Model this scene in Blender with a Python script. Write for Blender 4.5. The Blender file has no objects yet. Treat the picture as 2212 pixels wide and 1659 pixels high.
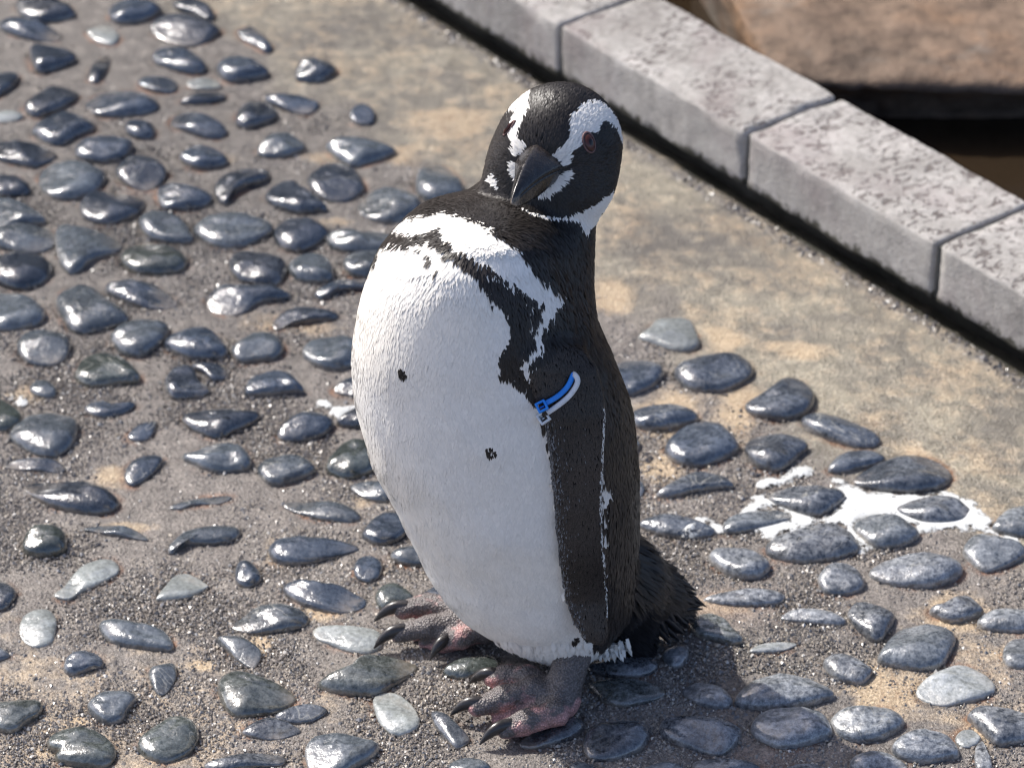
import bpy, math
import numpy as np

# ------------------------------------------------------------------ camera, sky, sun, exposure
S = bpy.context.scene
W_, H_ = 2212.0, 1659.0                      # size of the sheet the outlines were measured on
PITCH = math.radians(33.0)
DIST = 2.64
VFOV = math.radians(12.5)
F_ = (H_ / 2) / math.tan(VFOV / 2)
TGT = np.array([0.0, 0.0, 0.22])
VT = np.array([0.0, -math.cos(PITCH), math.sin(PITCH)])      # towards the camera
UP = np.array([0.0, math.sin(PITCH), math.cos(PITCH)])
CAM = TGT + DIST * VT

cam = bpy.data.cameras.new('camera')
cam.lens = 36.0 * F_ / W_
cam.sensor_width = 36.0
cam.clip_start = 0.05
cam.clip_end = 200.0
cam.dof.use_dof = True
cam.dof.focus_distance = 2.50
cam.dof.aperture_fstop = 9.5
cam_o = bpy.data.objects.new('camera', cam)
S.collection.objects.link(cam_o)
cam_o.location = CAM
cam_o.rotation_euler = (math.pi / 2 - PITCH, 0, 0)
S.camera = cam_o

SUN_EL = math.radians(47.0)
SUN_AZ = math.radians(54.0)                  # left of straight behind the penguin
sun_dir = np.array([-math.cos(SUN_EL) * math.sin(SUN_AZ), math.cos(SUN_EL) * math.cos(SUN_AZ), math.sin(SUN_EL)])
wd = bpy.data.worlds.new('World')
S.world = wd
wd.use_nodes = True
wn = wd.node_tree
bg = wn.nodes['Background']
sky = wn.nodes.new('ShaderNodeTexSky')
sky.sky_type = 'NISHITA'
sky.sun_disc = False
sky.sun_elevation = SUN_EL
sky.sun_rotation = -SUN_AZ
sky.air_density = 0.5
sky.ozone_density = 0.3
sky.dust_density = 2.2
wn.links.new(sky.outputs[0], bg.inputs[0])
bg.inputs[1].default_value = 0.15
sl = bpy.data.lights.new('sun', 'SUN')
sl.energy = 3.2
sl.angle = math.radians(0.6)
sl.color = (1.0, 0.96, 0.90)
sun_o = bpy.data.objects.new('sun', sl)
S.collection.objects.link(sun_o)
from mathutils import Vector
sun_o.rotation_euler = Vector(sun_dir).to_track_quat('Z', 'Y').to_euler()
sun_o.location = sun_dir * 10
S.view_settings.view_transform = 'Standard'
S.view_settings.look = 'None'
S.view_settings.gamma = 1.0
S.view_settings.exposure = 0.98
S.render.engine = 'CYCLES'
S.cycles.use_denoising = True
S.cycles.filter_width = 1.15
S.cycles.max_bounces = 6
S.cycles.diffuse_bounces = 3
S.cycles.sample_clamp_indirect = 4.0

rng = np.random.default_rng(11)
COL = S.collection


# ------------------------------------------------------------------ measuring helpers
def rays(px, py):
    px = np.asarray(px, float); py = np.asarray(py, float)
    a = (px - W_ / 2) / F_
    b = -(py - H_ / 2) / F_
    return np.stack([a, b * UP[1] - VT[1], b * UP[2] - VT[2]], -1)


def at_z(px, py, z=0.0):
    r = rays(px, py)
    t = (z - CAM[2]) / r[..., 2]
    return CAM + r * t[..., None]


def at_y(px, py, y):
    r = rays(px, py)
    t = (y - CAM[1]) / r[..., 1]
    return CAM + r * t[..., None]


def at_depth(px, py, d):
    return CAM + rays(px, py) * np.asarray(d)[..., None]


def proj(P):
    d = P - CAM
    dep = -(d @ VT)
    return W_ / 2 + F_ * d[..., 0] / dep, H_ / 2 - F_ * (d @ UP) / dep, dep


def inside(poly, x, y):
    poly = np.asarray(poly, float)
    r = np.zeros(x.shape, bool)
    n = len(poly)
    for i in range(n):
        x0, y0 = poly[i]; x1, y1 = poly[(i + 1) % n]
        if y0 == y1:
            continue
        c = ((y0 > y) != (y1 > y)) & (x < (x1 - x0) * (y - y0) / (y1 - y0) + x0)
        r ^= c
    return r


def seg_dist(poly, x, y):
    poly = np.asarray(poly, float)
    d = np.full(x.shape, 1e9)
    n = len(poly)
    for i in range(n):
        a = poly[i]; b = poly[(i + 1) % n]
        ab = b - a
        t = np.clip(((x - a[0]) * ab[0] + (y - a[1]) * ab[1]) / max(1e-12, ab @ ab), 0, 1)
        d = np.minimum(d, np.hypot(x - a[0] - t * ab[0], y - a[1] - t * ab[1]))
    return d


def catmull(P, n):
    P = np.asarray(P, float)
    m = len(P)
    t = np.linspace(0, m, n, endpoint=False)
    i = t.astype(int); u = (t - i)[:, None]
    p0, p1, p2, p3 = P[(i - 1) % m], P[i % m], P[(i + 1) % m], P[(i + 2) % m]
    return 0.5 * ((2 * p1) + (-p0 + p2) * u + (2 * p0 - 5 * p1 + 4 * p2 - p3) * u ** 2 + (-p0 + 3 * p1 - 3 * p2 + p3) * u ** 3)


def catmull_open(P, n):
    P = np.asarray(P, float)
    P = np.vstack([2 * P[0] - P[1], P, 2 * P[-1] - P[-2]])
    m = len(P) - 3
    t = np.linspace(0, m - 1e-6, n)
    i = t.astype(int); u = (t - i)[:, None]
    p0, p1, p2, p3 = P[i], P[i + 1], P[i + 2], P[i + 3]
    return 0.5 * ((2 * p1) + (-p0 + p2) * u + (2 * p0 - 5 * p1 + 4 * p2 - p3) * u ** 2 + (-p0 + 3 * p1 - 3 * p2 + p3) * u ** 3)


_tab = np.random.default_rng(3).random((64, 64, 64)).astype(np.float32) * 2 - 1


def vnoise(P, scale, seed=0):
    q = np.asarray(P) * scale + seed * 17.37 + 1000.0
    i = np.floor(q).astype(int); u = q - i
    u = u * u * (3 - 2 * u)
    i &= 63; j = (i + 1) & 63
    x0, y0, z0 = i[..., 0], i[..., 1], i[..., 2]; x1, y1, z1 = j[..., 0], j[..., 1], j[..., 2]
    ux, uy, uz = u[..., 0], u[..., 1], u[..., 2]
    c00 = _tab[x0, y0, z0] * (1 - ux) + _tab[x1, y0, z0] * ux
    c10 = _tab[x0, y1, z0] * (1 - ux) + _tab[x1, y1, z0] * ux
    c01 = _tab[x0, y0, z1] * (1 - ux) + _tab[x1, y0, z1] * ux
    c11 = _tab[x0, y1, z1] * (1 - ux) + _tab[x1, y1, z1] * ux
    return (c00 * (1 - uy) + c10 * uy) * (1 - uz) + (c01 * (1 - uy) + c11 * uy) * uz


def xyz(x, y, z=0.0):
    return np.stack([x, y, np.zeros_like(x) + z], -1)


# ------------------------------------------------------------------ mesh helpers
def mesh_np(name, V, faces, smooth=True):
    """faces: list of (k-column int arrays)"""
    me = bpy.data.meshes.new(name)
    V = np.asarray(V, np.float32)
    me.vertices.add(len(V))
    me.vertices.foreach_set('co', V.ravel())
    loops = np.concatenate([np.asarray(f).ravel() for f in faces]).astype(np.int32)
    tot = np.concatenate([np.full(len(f), np.asarray(f).shape[1]) for f in faces]).astype(np.int32)
    start = np.concatenate([[0], np.cumsum(tot)[:-1]]).astype(np.int32)
    me.loops.add(len(loops))
    me.loops.foreach_set('vertex_index', loops)
    me.polygons.add(len(tot))
    me.polygons.foreach_set('loop_start', start)
    me.polygons.foreach_set('loop_total', tot)
    me.polygons.foreach_set('use_smooth', np.full(len(tot), smooth))
    me.update(calc_edges=True)
    me.validate()
    return me


def fattr(me, name, arr):
    a = me.attributes.new(name, 'FLOAT', 'POINT')
    a.data.foreach_set('value', np.asarray(arr, np.float32))


def cattr(me, name, arr):
    a = me.attributes.new(name, 'FLOAT_COLOR', 'POINT')
    arr = np.asarray(arr, np.float32)
    if arr.shape[1] == 3:
        arr = np.hstack([arr, np.ones((len(arr), 1), np.float32)])
    a.data.foreach_set('color', arr.ravel())


def obj(name, me, mat=None, parent=None, loc=None):
    o = bpy.data.objects.new(name, me)
    COL.objects.link(o)
    if mat is not None and me is not None:
        for m in (mat if isinstance(mat, (list, tuple)) else [mat]):
            me.materials.append(m)
    if loc is not None:
        o.location = loc
    if parent is not None:
        o.parent = parent
    return o


def tag(o, label=None, cat=None, group=None, kind=None):
    if label: o['label'] = label
    if cat: o['category'] = cat
    if group: o['group'] = group
    if kind: o['kind'] = kind
    return o


def grid_faces(nu, nv, wrap_u=False):
    """vertex index = i*nv + j"""
    iu = np.arange(nu if wrap_u else nu - 1)
    jv = np.arange(nv - 1)
    I, J = np.meshgrid(iu, jv, indexing='ij')
    I2 = (I + 1) % nu
    return np.stack([I * nv + J, I2 * nv + J, I2 * nv + J + 1, I * nv + J + 1], -1).reshape(-1, 4)


def surface_nets(Fv, org, h):
    s = Fv < 0
    c = s[:-1, :-1, :-1].astype(np.int8)
    tot = np.zeros(c.shape, np.int8)
    for dx in (0, 1):
        for dy in (0, 1):
            for dz in (0, 1):
                tot += s[dx:dx + c.shape[0], dy:dy + c.shape[1], dz:dz + c.shape[2]]
    act = (tot > 0) & (tot < 8)
    ijk = np.argwhere(act)
    vid = np.full(c.shape, -1, np.int64)
    vid[act] = np.arange(len(ijk))
    corners = np.array([[a, b, d] for a in (0, 1) for b in (0, 1) for d in (0, 1)])
    vals = np.stack([Fv[ijk[:, 0] + q[0], ijk[:, 1] + q[1], ijk[:, 2] + q[2]] for q in corners], 1)
    acc = np.zeros((len(ijk), 3)); cnt = np.zeros(len(ijk))
    for a in range(8):
        for b in range(a + 1, 8):
            if np.abs(corners[a] - corners[b]).sum() != 1:
                continue
            va, vb = vals[:, a], vals[:, b]
            m = (va < 0) != (vb < 0)
            t = np.where(m, va / np.where(m, va - vb, 1), 0)
            p = corners[a] + t[:, None] * (corners[b] - corners[a])
            acc += p * m[:, None]; cnt += m
    V = org + h * (ijk + acc / cnt[:, None])
    quads = []
    for ax in range(3):
        sl0 = [slice(None)] * 3; sl1 = [slice(None)] * 3
        sl0[ax] = slice(None, -1); sl1[ax] = slice(1, None)
        e = s[tuple(sl0)] != s[tuple(sl1)]
        idx = np.argwhere(e)
        o1, o2 = [k for k in range(3) if k != ax]
        ok = (idx[:, o1] > 0) & (idx[:, o2] > 0) & (idx[:, o1] < c.shape[o1]) & (idx[:, o2] < c.shape[o2]) & (idx[:, ax] < c.shape[ax])
        idx = idx[ok]

        def v(d1, d2):
            q = idx.copy(); q[:, o1] -= d1; q[:, o2] -= d2
            return vid[q[:, 0], q[:, 1], q[:, 2]]
        q = np.stack([v(1, 1), v(0, 1), v(0, 0), v(1, 0)], 1)
        neg = s[idx[:, 0], idx[:, 1], idx[:, 2]]
        flip = ~neg if ax != 1 else neg
        q[flip] = q[flip][:, ::-1]
        quads.append(q)
    Q = np.vstack(quads)
    return V, Q[(Q >= 0).all(1)]


def vnormals(V, Q):
    a = V[Q[:, 2]] - V[Q[:, 0]]; b = V[Q[:, 3]] - V[Q[:, 1]]
    fn = np.cross(a, b)
    N = np.zeros_like(V)
    for k in range(4):
        np.add.at(N, Q[:, k], fn)
    return N / np.maximum(1e-12, np.linalg.norm(N, axis=1))[:, None], fn


def ssmin(a, b, k):
    h = np.clip(0.5 + 0.5 * (b - a) / k, 0, 1)
    return b + (a - b) * h - k * h * (1 - h)


def capsule(P, A, B, ra, rb):
    ab = B - A
    t = np.clip(((P - A) @ ab) / (ab @ ab), 0, 1)
    return np.linalg.norm(P - A - t[..., None] * ab, axis=-1) - (ra + (rb - ra) * t)


# ------------------------------------------------------------------ materials
class NT:
    def __init__(self, name):
        self.m = bpy.data.materials.new(name)
        self.m.use_nodes = True
        self.t = self.m.node_tree
        self.b = self.t.nodes['Principled BSDF']
        self.tc = None

    def n(self, typ, **kw):
        nd = self.t.nodes.new(typ)
        for k, v in kw.items():
            setattr(nd, k, v)
        return nd

    def l(self, a, b):
        self.t.links.new(a, b)

    def co(self, kind='Object', scale=(1, 1, 1)):
        if self.tc is None:
            self.tc = self.n('ShaderNodeTexCoord')
        o = self.tc.outputs[kind]
        if scale != (1, 1, 1):
            mp = self.n('ShaderNodeMapping')
            mp.inputs['Scale'].default_value = scale
            self.l(o, mp.inputs['Vector'])
            return mp.outputs[0]
        return o

    def noise(self, scale, detail=4, rough=0.55, co=None, dist=0.0, out=0):
        nd = self.n('ShaderNodeTexNoise')
        nd.inputs['Scale'].default_value = scale
        nd.inputs['Detail'].default_value = detail
        nd.inputs['Roughness'].default_value = rough
        nd.inputs['Distortion'].default_value = dist
        self.l(co if co is not None else self.co(), nd.inputs['Vector'])
        return nd.outputs[out]

    def ramp(self, fac, stops):
        r = self.n('ShaderNodeValToRGB')
        e = r.color_ramp.elements
        while len(e) < len(stops):
            e.new(0.5)
        for i, (p, c) in enumerate(stops):
            e[i].position = p
            e[i].color = (c if isinstance(c, tuple) else (c, c, c)) + (1,)
        self.l(fac, r.inputs[0])
        return r.outputs[0]

    def mix(self, fac, a, b, typ='MIX'):
        m = self.n('ShaderNodeMix', data_type='RGBA', blend_type=typ)
        for s, v in ((0, fac), (6, a), (7, b)):
            if hasattr(v, 'node'):
                self.l(v, m.inputs[s])
            elif isinstance(v, tuple):
                m.inputs[s].default_value = v + (1,)
            else:
                m.inputs[s].default_value = v
        return m.outputs[2]

    def math(self, op, a, b=None, clamp=False):
        m = self.n('ShaderNodeMath', operation=op, use_clamp=clamp)
        for s, v in ((0, a), (1, b)):
            if v is None:
                continue
            if hasattr(v, 'node'):
                self.l(v, m.inputs[s])
            else:
                m.inputs[s].default_value = v
        return m.outputs[0]

    def attr(self, name, out='Fac'):
        a = self.n('ShaderNodeAttribute', attribute_name=name)
        return a.outputs[out]

    def bump(self, h, strength, dist, prev=None):
        b = self.n('ShaderNodeBump')
        b.inputs['Strength'].default_value = strength
        b.inputs['Distance'].default_value = dist
        self.l(h, b.inputs['Height'])
        if prev is not None:
            self.l(prev, b.inputs['Normal'])
        return b.outputs[0]

    def set(self, **kw):
        for k, v in kw.items():
            k = k.replace('_', ' ')
            s = self.b.inputs[k]
            if hasattr(v, 'node'):
                self.l(v, s)
            elif isinstance(v, tuple) and len(v) == 3 and k not in ('Subsurface Radius',):
                s.default_value = v + (1,)
            else:
                s.default_value = v
        return self.m


def mat_ground():
    t = NT('wet_concrete')
    n1 = t.noise(9, 5, 0.6)
    n2 = t.noise(60, 5, 0.65)
    n3 = t.noise(420, 3, 0.6)
    n4 = t.noise(900, 2, 0.5)
    base = t.ramp(n2, [(0.25, (0.092, 0.082, 0.074)), (0.5, (0.162, 0.143, 0.128)), (0.75, (0.255, 0.227, 0.200))])
    pale = t.mix(t.ramp(t.noise(13, 4, 0.6, dist=0.4), [(0.38, 0.0), (0.62, 1.0)]), t.ramp(n2, [(0.25, (0.085, 0.077, 0.064)), (0.75, (0.20, 0.18, 0.148))]), t.ramp(n2, [(0.25, (0.17, 0.15, 0.112)), (0.55, (0.28, 0.25, 0.19)), (0.8, (0.42, 0.38, 0.30))]))
    smooth_f = t.attr('smooth')
    base = t.mix(smooth_f, base, pale)
    tanf = t.math('ADD', t.attr('tan'), t.math('MULTIPLY', t.math('SUBTRACT', n2, 0.5), 0.9))
    tanf = t.math('ADD', tanf, t.math('MULTIPLY', t.math('SUBTRACT', n1, 0.52), 0.8))
    tanf = t.math('ADD', tanf, t.math('MULTIPLY', t.math('SUBTRACT', t.noise(24, 4, 0.6, dist=0.6), 0.5), 0.8))
    tanf = t.ramp(tanf, [(0.36, 0.0), (0.80, 0.9)])
    tan = t.ramp(n3, [(0.3, (0.34, 0.245, 0.15)), (0.7, (0.52, 0.41, 0.275))])
    c = t.mix(tanf, base, tan)
    c = t.mix(t.math('MULTIPLY', t.attr('pink'), 0.6), c, (0.40, 0.27, 0.20))
    # speckle of sand and grit
    sp = t.ramp(n3, [(0.30, 0.38), (0.5, 1.0), (0.70, 1.6)])
    spf = t.math('SUBTRACT', 1.0, t.math('MULTIPLY', tanf, 0.7))
    c = t.mix(spf, c, sp, 'MULTIPLY')
    sp2 = t.ramp(n4, [(0.3, 0.7), (0.7, 1.3)])
    c = t.mix(0.7, c, sp2, 'MULTIPLY')
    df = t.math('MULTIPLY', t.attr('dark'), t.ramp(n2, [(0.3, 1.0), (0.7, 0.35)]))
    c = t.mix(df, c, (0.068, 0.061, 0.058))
    rf = t.math('MULTIPLY', t.attr('rim'), t.ramp(t.noise(26, 4, 0.6), [(0.50, 0.0), (0.62, 0.9)]))
    c = t.mix(rf, c, (0.22, 0.085, 0.03))
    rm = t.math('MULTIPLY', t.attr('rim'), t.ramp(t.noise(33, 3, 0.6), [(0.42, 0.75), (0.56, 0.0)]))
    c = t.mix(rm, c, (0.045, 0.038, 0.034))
    crack = t.ramp(t.noise(14, 3, 0.5, dist=1.2), [(0.485, 0.0), (0.5, 1.0), (0.515, 0.0)])
    c = t.mix(t.math('MULTIPLY', crack, t.math('MULTIPLY', tanf, 0.35)), c, (0.16, 0.07, 0.03))
    sdk = t.math('MULTIPLY', t.attr('slot_dark'), t.ramp(n2, [(0.3, 1.0), (0.8, 0.8)]))
    c = t.mix(sdk, c, (0.010, 0.011, 0.006))  # near black towards the slot below the kerb
    rough = t.ramp(n2, [(0.3, 0.30), (0.7, 0.55)])
    rough = t.mix(t.attr('wet'), rough, (0.13, 0.13, 0.13))
    grit = t.attr('grit')
    hgt = t.math('ADD', t.math('MULTIPLY', n3, 1.0), t.math('MULTIPLY', n4, 0.4))
    b1 = t.bump(hgt, 0.85, 0.0022)
    b2 = t.bump(n2, 0.4, 0.004, b1)
    return t.set(Base_Color=c, Roughness=rough, Normal=b2, Specular_IOR_Level=0.5)


def mat_pebble():
    t = NT('wet_pebble')
    oi = t.n('ShaderNodeObjectInfo')
    rnd = oi.outputs['Random']
    tone = oi.outputs['Color']; frost = oi.outputs['Alpha']
    mp = t.n('ShaderNodeVectorMath', operation='ADD')
    cv = t.n('ShaderNodeCombineXYZ')
    t.l(t.math('MULTIPLY', rnd, 37.0), cv.inputs[0]); t.l(t.math('MULTIPLY', rnd, 91.0), cv.inputs[1])
    t.l(t.co(), mp.inputs[0]); t.l(cv.outputs[0], mp.inputs[1])
    co = mp.outputs[0]
    n1 = t.noise(45, 4, 0.6, co)
    n2 = t.noise(260, 4, 0.65, co)
    n3 = t.noise(1100, 2, 0.6, co)
    c = t.mix(1.0, tone, t.ramp(n1, [(0.25, 0.65), (0.5, 0.95), (0.75, 1.4)]), 'MULTIPLY')
    c = t.mix(0.6, c, t.ramp(n2, [(0.3, 0.5), (0.7, 1.6)]), 'MULTIPLY')
    # pale mineral film
    ff = t.math('MULTIPLY', frost, t.ramp(n2, [(0.34, 0.05), (0.62, 1.0)]))
    ff = t.math('MULTIPLY', ff, t.ramp(n1, [(0.35, 0.35), (0.6, 1.0)]))
    ff = t.math('MULTIPLY', ff, t.ramp(n3, [(0.35, 0.45), (0.6, 1.0)]))
    c = t.mix(ff, c, (0.46, 0.475, 0.49))
    vein = t.ramp(t.noise(34, 2, 0.5, co, dist=0.8), [(0.491, 0.0), (0.5, 1.0), (0.509, 0.0)])
    vf = t.math('MULTIPLY', vein, t.ramp(rnd, [(0.70, 0.0), (0.75, 0.42)]))
    c = t.mix(vf, c, (0.42, 0.41, 0.37))
    # sand left at the foot of the stone
    ft = t.math('MULTIPLY', t.attr('foot'), t.ramp(n1, [(0.40, 0.0), (0.65, 0.75)]))
    c = t.mix(ft, c, (0.24, 0.20, 0.155))
    r = t.ramp(n2, [(0.3, 0.10), (0.7, 0.26)])
    r = t.mix(t.math('MULTIPLY', frost, 0.75), r, (0.42, 0.42, 0.42))
    b = t.bump(n3, 0.15, 0.0004)
    b = t.bump(n2, 0.34, 0.0014, b)
    b = t.bump(n1, 0.55, 0.005, b)
    return t.set(Base_Color=c, Roughness=r, Normal=b, Specular_IOR_Level=0.75, Coat_Weight=0.8, Coat_Roughness=0.07)


def mat_grit():
    t = NT('wet_grit')
    c = t.attr('Col', 'Color')
    return t.set(Base_Color=c, Roughness=0.37, Specular_IOR_Level=1.0)


def mat_kerb():
    t = NT('kerb_stone')
    oi = t.n('ShaderNodeObjectInfo')
    va = t.n('ShaderNodeVectorMath', operation='ADD'); cv = t.n('ShaderNodeCombineXYZ')
    t.l(t.math('MULTIPLY', oi.outputs['Random'], 53.0), cv.inputs[0]); t.l(t.math('MULTIPLY', oi.outputs['Random'], 19.0), cv.inputs[1])
    t.l(t.co(), va.inputs[0]); t.l(cv.outputs[0], va.inputs[1])
    oc = va.outputs[0]
    def scaled(sc):
        mp = t.n('ShaderNodeMapping'); mp.inputs['Scale'].default_value = sc
        t.l(oc, mp.inputs['Vector']); return mp.outputs[0]
    n1 = t.noise(12, 5, 0.6, oc)
    n2 = t.noise(90, 5, 0.7, oc)
    n3 = t.noise(500, 3, 0.6, oc)
    c = t.ramp(n1, [(0.3, (0.215, 0.20, 0.185)), (0.52, (0.335, 0.32, 0.30)), (0.75, (0.43, 0.405, 0.385))])
    c = t.mix(0.8, c, t.ramp(n2, [(0.25, 0.6), (0.55, 1.0), (0.8, 1.25)]), 'MULTIPLY')
    c = t.mix(0.6, c, t.ramp(n3, [(0.3, 0.7), (0.7, 1.25)]), 'MULTIPLY')
    # dark flecks on the worn top
    geo = t.n('ShaderNodeNewGeometry')
    sep = t.n('ShaderNodeSeparateXYZ'); t.l(geo.outputs['Normal'], sep.inputs[0])
    topf = t.ramp(sep.outputs[2], [(0.6, 0.0), (0.85, 1.0)])
    fl = t.noise(84, 3, 0.5, scaled((1.8, 1.0, 1)), dist=1.2)
    flm = t.ramp(t.noise(14, 3, 0.5, oc), [(0.36, 0.15), (0.52, 1.0)])
    ff = t.math('MULTIPLY', t.math('MULTIPLY', t.ramp(fl, [(0.545, 0.0), (0.60, 0.95)]), topf), flm)
    c = t.mix(ff, c, (0.10, 0.085, 0.08))
    pk = t.ramp(t.noise(9, 3, 0.5, oc), [(0.52, 0.0), (0.68, 0.5)])
    c = t.mix(pk, c, (0.20, 0.155, 0.155))
    # streaks and grime on the standing face
    side = t.math('SUBTRACT', 1.0, topf)
    st = t.noise(40, 4, 0.6, scaled((1, 1, 0.18)))
    c = t.mix(t.math('MULTIPLY', side, t.ramp(st, [(0.4, 0.0), (0.7, 0.45)])), c, (0.42, 0.40, 0.37))
    sz = t.n('ShaderNodeSeparateXYZ'); t.l(t.co(), sz.inputs[0])
    low = t.math('ADD', sz.outputs[2], t.math('MULTIPLY', t.math('SUBTRACT', n2, 0.5), 0.034))
    lf = t.ramp(t.math('MULTIPLY', t.math('ADD', low, 0.03), 16.0), [(0.0, 0.95), (0.09, 0.85), (0.15, 0.0)])
    c = t.mix(lf, c, (0.035, 0.033, 0.022))
    b = t.bump(n3, 0.5, 0.0012)
    b = t.bump(n2, 0.5, 0.003, b)
    b = t.bump(t.math('SUBTRACT', 1.0, ff), 0.6, 0.002, b)
    return t.set(Base_Color=c, Roughness=0.75, Normal=b, Specular_IOR_Level=0.3)


def mat_rock(name, a, b_, c_, sc=1.0):
    t = NT(name)
    n1 = t.noise(5 * sc, 5, 0.6)
    n2 = t.noise(40 * sc, 5, 0.65)
    c = t.ramp(n1, [(0.3, a), (0.52, b_), (0.7, c_)])
    c = t.mix(0.85, c, t.ramp(n2, [(0.25, 0.45), (0.5, 1.0), (0.75, 1.5)]), 'MULTIPLY')
    bl = t.ramp(t.noise(9 * sc, 4, 0.6, dist=0.5), [(0.55, 0.0), (0.68, 0.55)])
    c = t.mix(t.math('MULTIPLY', bl, 0.7), c, (0.20, 0.20, 0.185))
    b = t.bump(n2, 0.7, 0.008 / sc)
    return t.set(Base_Color=c, Roughness=0.75, Normal=b, Specular_IOR_Level=0.3)


def mat_plain(name, col, rough=0.5, spec=0.5, nsc=None, amt=0.3, bump=0.0, bd=0.001, **kw):
    t = NT(name)
    if nsc:
        n = t.noise(nsc, 4, 0.6)
        c = t.mix(1.0, col, t.ramp(n, [(0.25, 1 - amt), (0.75, 1 + amt)]), 'MULTIPLY')
        if bump:
            t.set(Normal=t.bump(n, bump, bd))
    else:
        c = col
    return t.set(Base_Color=c, Roughness=rough, Specular_IOR_Level=spec, **kw)


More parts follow.
